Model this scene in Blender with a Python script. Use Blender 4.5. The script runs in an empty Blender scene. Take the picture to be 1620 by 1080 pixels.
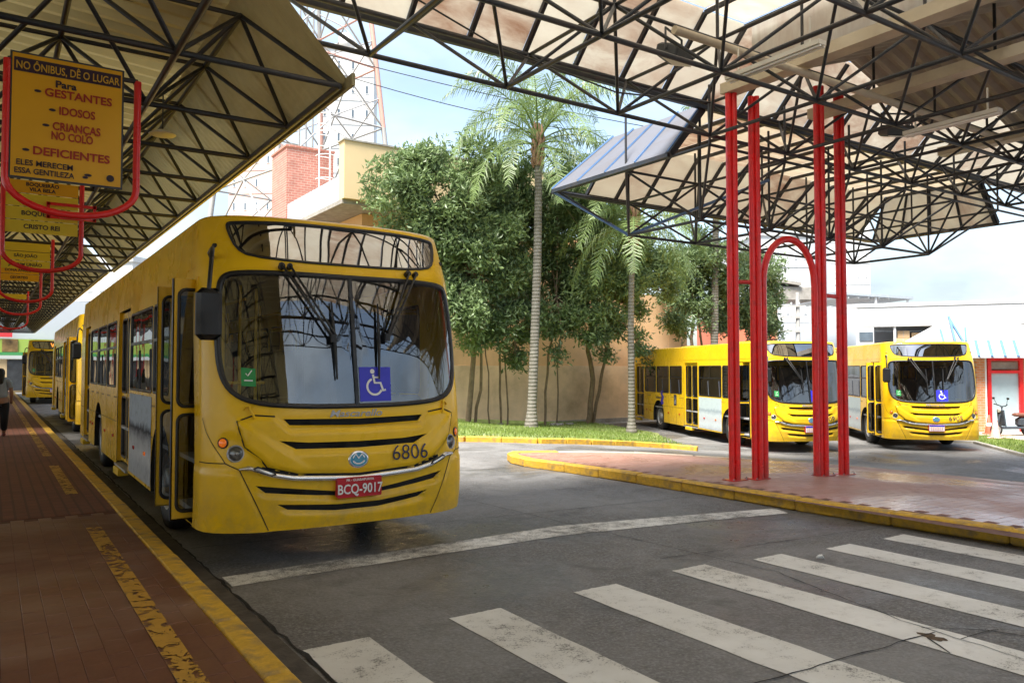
import bpy, bmesh, math, random
import numpy as np
from mathutils import Vector, Matrix, Quaternion
from mathutils.geometry import delaunay_2d_cdt
random.seed(7); np.random.seed(7)
SC = bpy.context.scene
COL = SC.collection
R = math.radians

# ------------------------------------------------------------------ camera
EYE = 1.70
cd = bpy.data.cameras.new('camera'); cam = bpy.data.objects.new('camera', cd); COL.objects.link(cam)
cd.sensor_width = 36.0; cd.lens = 36.0 * 1240 / 1620
cd.clip_end = 3000; cd.clip_start = 0.05
HEAD = R(33.6); PITCH = math.atan((583 - 540) / 1240)
cam.location = (0, 0, EYE); cam.rotation_euler = (R(90) + PITCH, 0, -HEAD)
SC.camera = cam

# ------------------------------------------------------------------ world and sun
SUN_EL, SUN_AZ = R(62), R(245)      # azimuth: clockwise from +Y, direction towards the sun
w = bpy.data.worlds.new('World'); SC.world = w; w.use_nodes = True
nt = w.node_tree; nt.nodes.clear()
out = nt.nodes.new('ShaderNodeOutputWorld'); bg = nt.nodes.new('ShaderNodeBackground')
sky = nt.nodes.new('ShaderNodeTexSky'); sky.sky_type = 'NISHITA'; sky.sun_disc = False
sky.sun_elevation = SUN_EL; sky.sun_rotation = SUN_AZ
sky.air_density = 1.2; sky.dust_density = 2.0; sky.ozone_density = 1.0
tc = nt.nodes.new('ShaderNodeTexCoord'); mp = nt.nodes.new('ShaderNodeMapping')
mp.inputs['Scale'].default_value = (1, 1, 2.2)
nz = nt.nodes.new('ShaderNodeTexNoise'); nz.inputs['Scale'].default_value = 2.1; nz.inputs['Detail'].default_value = 6
nz.inputs['Roughness'].default_value = 0.55
cr = nt.nodes.new('ShaderNodeMapRange'); cr.inputs[1].default_value = 0.36; cr.inputs[2].default_value = 0.60
cr.inputs[3].default_value = 0.15; cr.inputs[4].default_value = 0.95
mx = nt.nodes.new('ShaderNodeMix'); mx.data_type = 'RGBA'
mx.inputs['B'].default_value = (4.6, 5.05, 5.4, 1)
nt.links.new(tc.outputs['Generated'], mp.inputs['Vector']); nt.links.new(mp.outputs['Vector'], nz.inputs['Vector'])
nt.links.new(nz.outputs['Fac'], cr.inputs[0]); nt.links.new(cr.outputs[0], mx.inputs['Factor'])
n2 = nt.nodes.new('ShaderNodeTexNoise'); n2.inputs['Scale'].default_value = 3.4; n2.inputs['Detail'].default_value = 7; n2.inputs['Roughness'].default_value = 0.5
m2 = nt.nodes.new('ShaderNodeMapRange'); m2.inputs[1].default_value = 0.36; m2.inputs[2].default_value = 0.64; m2.inputs[3].default_value = 0.50; m2.inputs[4].default_value = 1.15
vm = nt.nodes.new('ShaderNodeVectorMath'); vm.operation = 'SCALE'; vm.inputs[0].default_value = (3.2, 3.75, 4.3)
nt.links.new(mp.outputs['Vector'], n2.inputs['Vector']); nt.links.new(n2.outputs['Fac'], m2.inputs[0]); nt.links.new(m2.outputs[0], vm.inputs['Scale']); nt.links.new(vm.outputs[0], mx.inputs['B'])
nt.links.new(sky.outputs['Color'], mx.inputs['A']); nt.links.new(mx.outputs['Result'], bg.inputs['Color'])
bg.inputs['Strength'].default_value = 0.078
nt.links.new(bg.outputs[0], out.inputs['Surface'])
sd = bpy.data.lights.new('sun', 'SUN'); sun = bpy.data.objects.new('sun', sd); COL.objects.link(sun)
sd.energy = 2.8; sd.angle = R(24); sd.color = (1.0, 0.95, 0.87)
d = Vector((math.sin(SUN_AZ) * math.cos(SUN_EL), math.cos(SUN_AZ) * math.cos(SUN_EL), math.sin(SUN_EL)))
sun.rotation_euler = d.to_track_quat('Z', 'Y').to_euler(); sun.location = d * 60
SC.view_settings.view_transform = 'Standard'; SC.view_settings.look = 'None'
SC.view_settings.gamma = 1.0; SC.view_settings.use_curve_mapping = False
SC.view_settings.exposure = 2.2
SC.render.engine = 'CYCLES'
SC.cycles.use_denoising = True
SC.cycles.max_bounces = 8; SC.cycles.diffuse_bounces = 4; SC.cycles.transparent_max_bounces = 16
SC.cycles.caustics_reflective = False; SC.cycles.caustics_refractive = False

# ------------------------------------------------------------------ ground height and picture rays
def sm(a, b, x):
    t = min(1, max(0, (x - a) / (b - a))); return t * t * (3 - 2 * t)
def g(X): return -0.62 * sm(9, 19, X)
_f = Vector((math.sin(HEAD) * math.cos(PITCH), math.cos(HEAD) * math.cos(PITCH), math.sin(PITCH)))
_r = Vector((math.cos(HEAD), -math.sin(HEAD), 0)); _u = _r.cross(_f)
def ray(x, y): return _f + _r * ((x - 810) / 1240) - _u * ((y - 540) / 1240)
def at_z(x, y, z):
    r = ray(x, y); return Vector((0, 0, EYE)) + r * ((z - EYE) / r.z)
def at_y(x, y, Y):
    r = ray(x, y); return Vector((0, 0, EYE)) + r * (Y / r.y)
def at_d(x, y, Z): return Vector((0, 0, EYE)) + ray(x, y) * Z
def gnd(x, y, dz=0):
    z = 0.0
    for _ in range(30):
        p = at_z(x, y, z + dz); z = .5 * z + .5 * g(p.x)
    return p

# ------------------------------------------------------------------ helpers
def tag(o, label=None, cat=None, group=None, kind=None):
    if label: o['label'] = label
    if cat: o['category'] = cat
    if group: o['group'] = group
    if kind: o['kind'] = kind
    return o
def thing(name, label, cat, loc=(0, 0, 0), rz=0, group=None):
    o = bpy.data.objects.new(name, None); COL.objects.link(o); o.empty_display_size = .2
    o.location = loc; o.rotation_euler = (0, 0, rz)
    return tag(o, label, cat, group)
KIDS = {}
def link(name, me, parent=None):
    o = bpy.data.objects.new(name, me); COL.objects.link(o)
    if parent is not None:
        o.parent = parent; KIDS.setdefault(parent.name, []).append(o)
    return o
def copy_tree(o, parent=None):
    c = o.copy(); COL.objects.link(c)
    if parent is not None:
        c.parent = parent; KIDS.setdefault(parent.name, []).append(c)
    for ch in list(KIDS.get(o.name, [])): copy_tree(ch, c)
    return c
def kill_tree(o):
    for ch in KIDS.get(o.name, []): kill_tree(ch)
    bpy.data.objects.remove(o)

class MB:
    """collects shapes for one mesh"""
    def __init__(s): s.v = []; s.f = []; s.sm = []
    def add(s, vs, fs, smooth=False):
        n = len(s.v); s.v += [tuple(p) for p in vs]; s.f += [tuple(i + n for i in f) for f in fs]; s.sm += [smooth] * len(fs); return s
    def box(s, c, sz, rot=None, bev=0):
        x, y, z = sz[0] / 2, sz[1] / 2, sz[2] / 2
        if bev:
            b = min(bev, x * .9, y * .9, z * .9); vs = []; fs = []
            prof = [(-z, b), (-z + b, 0), (z - b, 0), (z, b)]
            for zz, ins in prof:
                X, Y = x - ins, y - ins; k = b * .7
                vs += [(X - k, -Y, zz), (X, -Y + k, zz), (X, Y - k, zz), (X - k, Y, zz), (-X + k, Y, zz), (-X, Y - k, zz), (-X, -Y + k, zz), (-X + k, -Y, zz)]
            for r_ in range(3):
                for i in range(8):
                    j = (i + 1) % 8; fs.append((r_ * 8 + i, r_ * 8 + j, r_ * 8 + 8 + j, r_ * 8 + 8 + i))
            fs.append(tuple(range(7, -1, -1))); fs.append(tuple(range(24, 32)))
        else:
            vs = [(a * x, b_ * y, c_ * z) for c_ in (-1, 1) for b_ in (-1, 1) for a in (-1, 1)]
            fs = [(0, 2, 3, 1), (4, 5, 7, 6), (0, 1, 5, 4), (2, 6, 7, 3), (0, 4, 6, 2), (1, 3, 7, 5)]
        M = Matrix.Translation(c) @ (rot.to_4x4() if rot is not None else Matrix.Identity(4))
        return s.add([M @ Vector(p) for p in vs], fs)
    def tube(s, pts, r, n=8, caps=True, smooth=True):
        pts = [Vector(p) for p in pts]; rs = r if isinstance(r, (list, tuple)) else [r] * len(pts)
        vs = []; fs = []; prev = None
        for i, p in enumerate(pts):
            t = (pts[min(i + 1, len(pts) - 1)] - pts[max(i - 1, 0)]).normalized()
            if prev is None: a = t.orthogonal().normalized()
            else:
                a = prev - t * prev.dot(t); a = a.normalized() if a.length > 1e-6 else t.orthogonal().normalized()
            prev = a; b = t.cross(a)
            for k in range(n):
                an = 2 * math.pi * k / n; vs.append(p + (a * math.cos(an) + b * math.sin(an)) * rs[i])
        for i in range(len(pts) - 1):
            for k in range(n):
                j = (k + 1) % n; fs.append((i * n + k, i * n + j, (i + 1) * n + j, (i + 1) * n + k))
        s.add(vs, fs, smooth)
        if caps:
            s.add(vs[:n], [tuple(range(n - 1, -1, -1))]); s.add(vs[-n:], [tuple(range(n))])
        return s
    def lathe(s, prof, n=24, axis='Z', c=(0, 0, 0), smooth=True):
        vs = []; fs = []; m = len(prof)
        for k in range(n):
            a = 2 * math.pi * k / n
            for (r, h) in prof:
                p = (r * math.cos(a), r * math.sin(a), h)
                if axis == 'X': p = (p[2], p[0], p[1])
                elif axis == 'Y': p = (p[0], p[2], p[1])
                vs.append(Vector(p) + Vector(c))
        for k in range(n):
            j = (k + 1) % n
            for i in range(m - 1): fs.append((k * m + i, j * m + i, j * m + i + 1, k * m + i + 1))
        return s.add(vs, fs, smooth)
    def quad(s, a, b, c, d): return s.add([a, b, c, d], [(0, 1, 2, 3)])
    def prism(s, poly, z0, z1):
        n = len(poly); vs = [(x, y, z0) for x, y in poly] + [(x, y, z1) for x, y in poly]
        fs = [tuple(range(n - 1, -1, -1)), tuple(range(n, 2 * n))] + [(i, (i + 1) % n, n + (i + 1) % n, n + i) for i in range(n)]
        return s.add(vs, fs)
    def mesh(s, name, m=None):
        me = bpy.data.meshes.new(name); me.from_pydata([tuple(p) for p in s.v], [], s.f)
        me.polygons.foreach_set('use_smooth', s.sm)
        if m is not None: me.materials.append(m)
        me.update(); return me
    def build(s, name, m, parent=None): return link(name, s.mesh(name, m), parent)

_uc = {}
def unit_cyl(m, n=8):
    k = (m.name, n)
    if k not in _uc: _uc[k] = MB().tube([(0, 0, 0), (0, 0, 1)], 1, n).mesh('bar', m)
    return _uc[k]
def bars(parent, name, segs, m, limit=300, n=8, stuffname=None):
    """segs: (p0, p1, radius). the largest seen from the camera become parts, the rest one joined part"""
    def size(sg):
        c = (Vector(sg[0]) + Vector(sg[1])) / 2 - cam.location
        dd = c.dot(_f)
        if dd < .2: return 0
        u, v = c.dot(_r) / dd, c.dot(_u) / dd
        k = 1 if abs(u) < .75 and abs(v) < .55 else .02
        return k * (Vector(sg[0]) - Vector(sg[1])).length / dd
    segs = sorted(segs, key=size, reverse=True)
    me = unit_cyl(m, n)
    for p0, p1, r in segs[:limit]:
        p0 = Vector(p0); p1 = Vector(p1); dv = p1 - p0
        o = link(name, me, parent); o.location = p0; o.rotation_mode = 'QUATERNION'
        o.rotation_quaternion = dv.to_track_quat('Z', 'Y'); o.scale = (r, r, dv.length)
    if segs[limit:]:
        mb = MB()
        for p0, p1, r in segs[limit:]: mb.tube([p0, p1], r, 6, False)
        tag(mb.build(stuffname or (name + '_lattice'), m, parent), kind='stuff')

def text_mesh(s, size, m, align='CENTER', bold=0.0, shear=0.0, xs=1.0, ext=0.001):
    cu = bpy.data.curves.new('lettering', 'FONT'); cu.body = s; cu.size = size; cu.align_x = align; cu.align_y = 'CENTER'
    cu.offset = bold; cu.shear = shear; cu.extrude = ext; cu.resolution_u = 3
    o = bpy.data.objects.new('tmp', cu); COL.objects.link(o)
    dg = bpy.context.evaluated_depsgraph_get(); me = bpy.data.meshes.new_from_object(o.evaluated_get(dg))
    bpy.data.objects.remove(o); bpy.data.curves.remove(cu)
    me.name = 'lettering'; me.materials.clear(); me.materials.append(m)
    if xs != 1.0: me.transform(Matrix.Diagonal((xs, 1, 1, 1)))
    return me
def put(name, me, parent, M):
    o = link(name, me, parent); o.matrix_local = M; return o
def facing(loc, xdir, up=(0, 0, 1)):
    """matrix whose local X runs along xdir, local Y up, local Z out of the face"""
    x = Vector(xdir).normalized(); z = x.cross(Vector(up)).normalized(); y = z.cross(x)
    M = Matrix((x, y, z)).transposed().to_4x4(); M.translation = Vector(loc); return M
# ------------------------------------------------------------------ materials
def mat(name, col, rough=.6, metal=0., var=.12, scale=6., spec=.5, coat=0., bump=0., bscale=60., dirt=None, dirt_amt=0., emit=None, es=0, island=0., rvar=0.):
    m = bpy.data.materials.new(name); m.use_nodes = True; t = m.node_tree; b = t.nodes['Principled BSDF']
    b.inputs['Roughness'].default_value = rough; b.inputs['Metallic'].default_value = metal
    b.inputs['Specular IOR Level'].default_value = spec; b.inputs['Coat Weight'].default_value = coat
    b.inputs['Coat Roughness'].default_value = .08
    N = t.nodes.new; L = t.links.new
    tc = N('ShaderNodeTexCoord'); n = N('ShaderNodeTexNoise'); n.inputs['Scale'].default_value = scale; n.inputs['Detail'].default_value = 6
    n.inputs['Roughness'].default_value = .6
    L(tc.outputs['Object'], n.inputs['Vector'])
    mr = N('ShaderNodeMapRange'); mr.inputs[1].default_value = .3; mr.inputs[2].default_value = .7
    mr.inputs[3].default_value = 1 - var; mr.inputs[4].default_value = 1 + var
    L(n.outputs['Fac'], mr.inputs[0])
    mul = N('ShaderNodeVectorMath'); mul.operation = 'SCALE'; mul.inputs[0].default_value = col[:3]
    fac = mr.outputs[0]
    if island:
        gm = N('ShaderNodeNewGeometry'); mi = N('ShaderNodeMapRange'); mi.inputs[3].default_value = 1 - island; mi.inputs[4].default_value = 1 + island
        L(gm.outputs['Random Per Island'], mi.inputs[0]); oi = N('ShaderNodeObjectInfo'); mo = N('ShaderNodeMapRange')
        mo.inputs[3].default_value = 1 - island; mo.inputs[4].default_value = 1 + island; L(oi.outputs['Random'], mo.inputs[0])
        a = N('ShaderNodeMath'); a.operation = 'MULTIPLY'; L(mi.outputs[0], a.inputs[0]); L(mo.outputs[0], a.inputs[1])
        a2 = N('ShaderNodeMath'); a2.operation = 'MULTIPLY'; L(a.outputs[0], a2.inputs[0]); L(fac, a2.inputs[1]); fac = a2.outputs[0]
    L(fac, mul.inputs['Scale']); colo = mul.outputs[0]
    if dirt is not None:
        n2 = N('ShaderNodeTexNoise'); n2.inputs['Scale'].default_value = scale * .35; n2.inputs['Detail'].default_value = 8; n2.inputs['Roughness'].default_value = .7
        L(tc.outputs['Object'], n2.inputs['Vector'])
        m2 = N('ShaderNodeMapRange'); m2.inputs[1].default_value = .48; m2.inputs[2].default_value = .72; m2.inputs[4].default_value = dirt_amt
        L(n2.outputs['Fac'], m2.inputs[0]); mx = N('ShaderNodeMix'); mx.data_type = 'RGBA'
        mx.inputs['B'].default_value = (*dirt, 1); L(colo, mx.inputs['A']); L(m2.outputs[0], mx.inputs['Factor']); colo = mx.outputs['Result']
    L(colo, b.inputs['Base Color'])
    if rvar:
        mr3 = N('ShaderNodeMapRange'); mr3.inputs[1].default_value = .3; mr3.inputs[2].default_value = .7
        mr3.inputs[3].default_value = max(.02, rough - rvar); mr3.inputs[4].default_value = min(1, rough + rvar)
        n4 = N('ShaderNodeTexNoise'); n4.inputs['Scale'].default_value = scale * .6; n4.inputs['Detail'].default_value = 4
        L(tc.outputs['Object'], n4.inputs['Vector']); L(n4.outputs['Fac'], mr3.inputs[0]); L(mr3.outputs[0], b.inputs['Roughness'])
    if bump:
        n3 = N('ShaderNodeTexNoise'); n3.inputs['Scale'].default_value = bscale; n3.inputs['Detail'].default_value = 4
        L(tc.outputs['Object'], n3.inputs['Vector']); bp = N('ShaderNodeBump'); bp.inputs['Strength'].default_value = bump; bp.inputs['Distance'].default_value = .01
        L(n3.outputs['Fac'], bp.inputs['Height']); L(bp.outputs[0], b.inputs['Normal'])
    if emit is not None:
        b.inputs['Emission Color'].default_value = (*emit, 1); b.inputs['Emission Strength'].default_value = es
    return m

M = {}
M['yellow'] = mat('yellow_bus_paint', (.86, .525, .012), .28, var=.05, scale=3, spec=.3, coat=.12, dirt=(.44, .29, .05), dirt_amt=.22, rvar=.08)
def add_grime(m, z0, z1, col, amt):
    t = m.node_tree; b = t.nodes['Principled BSDF']; N = t.nodes.new; L = t.links.new; src = b.inputs['Base Color'].links[0].from_socket
    tc = N('ShaderNodeTexCoord'); sp = N('ShaderNodeSeparateXYZ'); L(tc.outputs['Object'], sp.inputs[0]); n = N('ShaderNodeTexNoise'); n.inputs['Scale'].default_value = 5; n.inputs['Detail'].default_value = 8; n.inputs['Roughness'].default_value = .75
    L(tc.outputs['Object'], n.inputs['Vector']); a = N('ShaderNodeMapRange'); a.inputs[1].default_value = z1; a.inputs[2].default_value = z0; L(sp.outputs['Z'], a.inputs[0])
    c = N('ShaderNodeMapRange'); c.inputs[1].default_value = .35; c.inputs[2].default_value = .7; c.inputs[4].default_value = amt; L(n.outputs['Fac'], c.inputs[0])
    f = N('ShaderNodeMath'); f.operation = 'MULTIPLY'; L(a.outputs[0], f.inputs[0]); L(c.outputs[0], f.inputs[1]); mx = N('ShaderNodeMix'); mx.data_type = 'RGBA'; mx.inputs['B'].default_value = (*col, 1); L(src, mx.inputs['A']); L(f.outputs[0], mx.inputs['Factor']); L(mx.outputs['Result'], b.inputs['Base Color'])
add_grime(M['yellow'], .35, 1.0, (.26, .18, .09), .55)
M['yellow_worn'] = mat('yellow_road_paint', (.62, .36, .03), .7, var=.2, scale=14, dirt=(.16, .13, .10), dirt_amt=.85, bump=.3)
M['black'] = mat('black_rubber', (.012, .012, .013), .45, var=.2, rvar=.15)
M['slot'] = mat('dark_grille_mesh', (.006, .006, .006), .8, var=.3)
M['tyre'] = mat('tyre_rubber', (.016, .016, .017), .75, var=.3, scale=20, dirt=(.09, .075, .06), dirt_amt=.5)
M['steel'] = mat('wheel_steel', (.42, .42, .42), .45, metal=.6, var=.2, dirt=(.12, .10, .08), dirt_amt=.6)
M['chrome'] = mat('silver_trim', (.72, .73, .75), .22, metal=.9, var=.04)
M['lens'] = mat('headlight_lens', (.75, .76, .74), .12, metal=.5, var=.1, coat=1)
M['amber'] = mat('amber_lens', (.85, .17, .01), .2, var=.1, coat=.6, emit=(1, .22, .02), es=.06)
M['red_lens'] = mat('red_lens', (.5, .02, .01), .25, var=.1)
M['navy'] = mat('navy_lettering', (.02, .025, .07), .5, var=.05)
M['greytxt'] = mat('grey_lettering', (.36, .36, .36), .4, var=.05, metal=.3)
M['platered'] = mat('red_number_plate', (.5, .015, .025), .4, var=.08)
M['white'] = mat('white_paint', (.8, .8, .79), .5, var=.04)
M['platewhite'] = mat('white_number_plate', (.75, .74, .78), .4, var=.05)
M['blue'] = mat('blue_sticker', (.03, .03, .55), .4, var=.03)
M['bluelight'] = mat('blue_badge', (.05, .30, .48), .25, var=.1, coat=.5)
M['green'] = mat('green_sticker', (.03, .30, .08), .5, var=.05)
M['interior'] = mat('bus_interior_grey', (.36, .36, .365), .7, var=.12)
M['dash'] = mat('bus_dashboard', (.26, .265, .275), .6, var=.12)
M['seatblk'] = mat('bus_seat_fabric', (.05, .055, .07), .8, var=.2)
M['rail'] = mat('yellow_handrail', (.75, .48, .02), .35, var=.05)
M['roofwhite'] = mat('white_roof_sheet', (.50, .52, .55), .6, var=.08, scale=2, dirt=(.36, .36, .36), dirt_amt=.5)
M['red'] = mat('red_steel_paint', (.84, .018, .020), .3, var=.10, scale=4, coat=.35, dirt=(.45, .03, .02), dirt_amt=.4, rvar=.1)
M['redcol'] = mat('chipped_red_column_paint', (.84, .018, .020), .35, var=.12, scale=9, coat=.25, dirt=(.30, .05, .04), dirt_amt=.55, rvar=.12, bump=.15, bscale=25); add_grime(M['redcol'], .0, .4, (.16, .07, .055), .9)
M['frame'] = mat('dark_space_frame_paint', (.020, .024, .03), .45, var=.35, scale=5, dirt=(.11, .075, .05), dirt_amt=.5)
M['framerust'] = mat('weathered_rib_paint', (.016, .018, .022), .5, var=.3, scale=5, dirt=(.10, .05, .03), dirt_amt=.5)
M['bluerib'] = mat('blue_rib_paint', (.10, .20, .40), .4, var=.15)
M['concrete'] = mat('bare_concrete', (.33, .31, .28), .85, var=.2, scale=4, dirt=(.14, .12, .10), dirt_amt=.6, bump=.3)
M['gutter'] = mat('cream_gutter_paint', (.62, .55, .42), .6, var=.1, scale=2, dirt=(.30, .21, .13), dirt_amt=.6)
M['lampwhite'] = mat('lamp_housing_white', (.75, .72, .64), .5, var=.05)
M['tube'] = mat('fluorescent_tube', (.9, .9, .88), .3, var=.02)
M['darkbox'] = mat('dark_grey_metal', (.05, .055, .06), .5, var=.2)
M['sign'] = mat('yellow_sign_face', (.86, .44, .012), .4, var=.04, scale=2)
M['sign2'] = mat('pale_yellow_sign_face', (.86, .66, .04), .45, var=.05, scale=2)
M['signred'] = mat('red_lettering', (.42, .03, .012), .5, var=.03)
M['signink'] = mat('dark_lettering', (.03, .015, .03), .5, var=.03)
M['signhead'] = mat('dark_purple_header', (.035, .012, .035), .5, var=.05)
M['signyel'] = mat('yellow_lettering', (.72, .42, .03), .5, var=.03)
M['tan'] = mat('tan_wall_paint', (.74, .48, .27), .9, var=.10, scale=.8, dirt=(.36, .20, .10), dirt_amt=.6, bump=.15, bscale=25)
M['beige'] = mat('beige_wall_paint', (.74, .56, .37), .9, var=.14, scale=1.1, dirt=(.34, .25, .15), dirt_amt=.8, bump=.15, bscale=25)
M['cream'] = mat('cream_building_paint', (.68, .52, .30), .9, var=.05, scale=.5, dirt=(.5, .36, .2), dirt_amt=.4)
M['bluegrey'] = mat('pale_blue_parapet', (.42, .52, .60), .8, var=.08, scale=2, dirt=(.5, .47, .4), dirt_amt=.8)
M['whitewall'] = mat('white_building_paint', (.60, .61, .61), .8, var=.05, scale=.4)
M['pinkwall'] = mat('pale_pink_building_paint', (.72, .50, .42), .8, var=.05, scale=.4)
M['greywall'] = mat('grey_building_paint', (.48, .52, .56), .8, var=.05, scale=.4)
M['orangewall'] = mat('orange_red_wall', (.62, .17, .09), .8, var=.08, scale=.6)
M['window'] = mat('dark_window_glass', (.10, .13, .16), .15, var=.2, scale=3)
M['shedroof'] = mat('grey_sheet_metal', (.40, .43, .46), .45, metal=.3, var=.1)
M['cardboard'] = mat('brown_cardboard', (.52, .36, .20), .85, var=.08, scale=3, island=.1)
M['towerred'] = mat('tower_red_paint', (.58, .33, .27), .7, var=.15)
M['towerwhite'] = mat('tower_grey_galvanised', (.38, .37, .36), .6, var=.15)
M['wood'] = mat('utility_pole_concrete', (.42, .41, .39), .85, var=.12)
M['bark'] = mat('tree_bark', (.22, .16, .105), .9, var=.3, scale=7, bump=.6, bscale=30)
M['palmbark'] = mat('palm_trunk', (.26, .235, .20), .9, var=.3, scale=5, bump=.5, bscale=18, dirt=(.5, .48, .43), dirt_amt=.5)
M['boot'] = mat('palm_leaf_bases', (.22, .13, .075), .9, var=.35, scale=10)
M['cone'] = mat('orange_red_cone', (.62, .10, .05), .6, var=.1)
M['conepale'] = mat('faded_pink_cone', (.70, .42, .36), .7, var=.12)
M['hair'] = mat('black_hair', (.012, .010, .010), .5, var=.3)
M['shirt'] = mat('pale_grey_shirt', (.30, .33, .38), .9, var=.08)
M['trousers'] = mat('black_trousers', (.012, .012, .014), .9, var=.2)
M['skin'] = mat('skin', (.34, .17, .11), .6, var=.05)
M['shoe'] = mat('dark_red_shoe', (.12, .02, .02), .6, var=.1)
M['brownseat'] = mat('brown_vinyl', (.16, .06, .035), .5, var=.1)
M['gunmetal'] = mat('gunmetal_plastic', (.05, .06, .075), .4, var=.1)
M['paper'] = mat('white_paper', (.82, .82, .8), .8, var=.02)
M['lime'] = mat('lime_green_fascia', (.32, .46, .09), .5, var=.05)
M['shopgreen'] = mat('green_shop_paint', (.06, .30, .10), .6, var=.05)
M['shopred'] = mat('red_shop_sign', (.65, .05, .06), .5, var=.05)
M['shopdark'] = mat('dark_shop_interior', (.03, .035, .04), .6, var=.5, scale=2)
M['poster'] = mat('brown_gold_poster_print', (.20, .13, .05), .5, var=.8, scale=1.2)
M['paverred'] = None

def custom(name):
    m = bpy.data.materials.new(name); m.use_nodes = True; t = m.node_tree; return m, t, t.nodes['Principled BSDF'], t.nodes.new, t.links.new
def ramp(N, stops):
    r = N('ShaderNodeValToRGB'); e = r.color_ramp.elements
    e[0].position = stops[0][0]; e[0].color = (*stops[0][1], 1); e[1].position = stops[-1][0]; e[1].color = (*stops[-1][1], 1)
    for p, c in stops[1:-1]: q = e.new(p); q.color = (*c, 1)
    return r
def noise(N, L, src, scale, detail=5, rough=.6, dist=0.):
    n = N('ShaderNodeTexNoise'); n.inputs['Scale'].default_value = scale; n.inputs['Detail'].default_value = detail
    n.inputs['Roughness'].default_value = rough; n.inputs['Distortion'].default_value = dist; L(src, n.inputs['Vector']); return n.outputs['Fac']
def mrange(N, L, src, a, b, c, d_):
    n = N('ShaderNodeMapRange'); n.inputs[1].default_value = a; n.inputs[2].default_value = b; n.inputs[3].default_value = c; n.inputs[4].default_value = d_
    L(src, n.inputs[0]); return n.outputs[0]
def mixc(N, L, f, a, b):
    n = N('ShaderNodeMix'); n.data_type = 'RGBA'
    for k, v in (('A', a), ('B', b)):
        if isinstance(v, tuple): n.inputs[k].default_value = (*v, 1)
        else: L(v, n.inputs[k])
    if isinstance(f, float): n.inputs['Factor'].default_value = f
    else: L(f, n.inputs['Factor'])
    return n.outputs['Result']
def mathn(N, L, op, a, b):
    n = N('ShaderNodeMath'); n.operation = op
    for i, v in enumerate((a, b)):
        if isinstance(v, (int, float)): n.inputs[i].default_value = v
        else: L(v, n.inputs[i])
    return n.outputs[0]

def asphalt():
    m, t, b, N, L = custom('worn_damp_asphalt'); tc = N('ShaderNodeTexCoord').outputs['Object']
    fine = noise(N, L, tc, 38, 4, .8); mid = noise(N, L, tc, 9, 6, .65); big = noise(N, L, tc, .55, 5, .6, .4); wetn = noise(N, L, tc, .42, 6, .62, .6)
    vor = N('ShaderNodeTexVoronoi'); vor.inputs['Scale'].default_value = 30; L(tc, vor.inputs['Vector'])
    c = ramp(N, [(.32, (.055, .055, .058)), (.5, (.15, .148, .146)), (.68, (.31, .305, .30))]); L(fine, c.inputs[0])
    c1 = mixc(N, L, mrange(N, L, mid, .35, .7, 0, .5), c.outputs[0], (.110, .094, .076))
    c1 = mixc(N, L, mrange(N, L, vor.outputs['Distance'], .10, .30, .75, 0), c1, (.27, .26, .25))
    c2 = mixc(N, L, mrange(N, L, big, .42, .62, 0, .6), c1, (.26, .255, .25))
    oil = noise(N, L, tc, 1.3, 6, .7, .8)
    c3 = mixc(N, L, mrange(N, L, oil, .55, .72, 0, .75), c2, (.075, .072, .070))
    wet = mrange(N, L, wetn, .50, .60, 0, 1)
    c4 = mixc(N, L, mathn(N, L, 'MULTIPLY', wet, .45), c3, (.055, .057, .060))
    L(c4, b.inputs['Base Color'])
    L(mathn(N, L, 'SUBTRACT', mrange(N, L, mid, .3, .7, .62, .82), mathn(N, L, 'MULTIPLY', wet, .40)), b.inputs['Roughness'])
    bp = N('ShaderNodeBump'); bp.inputs['Strength'].default_value = .6; bp.inputs['Distance'].default_value = .008
    L(mathn(N, L, 'ADD', fine, mathn(N, L, 'MULTIPLY', vor.outputs['Distance'], .8)), bp.inputs['Height']); L(bp.outputs[0], b.inputs['Normal'])
    return m
M['asphalt'] = asphalt()
def roadpaint():
    m, t, b, N, L = custom('worn_white_road_paint'); tc = N('ShaderNodeTexCoord').outputs['Object']
    fine = noise(N, L, tc, 80, 3, .7); mid = noise(N, L, tc, 7, 8, .72); big = noise(N, L, tc, 1.1, 5, .6)
    wear = mathn(N, L, 'ADD', mathn(N, L, 'MULTIPLY', fine, .45), mathn(N, L, 'ADD', mathn(N, L, 'MULTIPLY', mid, .5), mathn(N, L, 'MULTIPLY', big, .35)))
    base = mixc(N, L, mrange(N, L, big, .35, .65, 0, 1), (.76, .75, .71), (.60, .58, .53))
    base = mixc(N, L, mrange(N, L, mid, .5, .75, 0, .5), base, (.46, .43, .38))
    L(mixc(N, L, mrange(N, L, wear, .70, .78, 0, .8), base, (.07, .066, .06)), b.inputs['Base Color']); b.inputs['Roughness'].default_value = .7
    bp = N('ShaderNodeBump'); bp.inputs['Strength'].default_value = .25; bp.inputs['Distance'].default_value = .004; L(fine, bp.inputs['Height']); L(bp.outputs[0], b.inputs['Normal'])
    return m
M['roadpaint'] = roadpaint()
def stopline():
    m = M['roadpaint'].copy(); m.name = 'dirty_stop_line_paint'
    for n in m.node_tree.nodes:
        if n.type == 'MAP_RANGE' and abs(n.inputs[1].default_value - .70) < 1e-4: n.inputs[1].default_value = .60; n.inputs[2].default_value = .74; n.inputs[4].default_value = .85
    return m
M['stoppaint'] = stopline()
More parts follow.
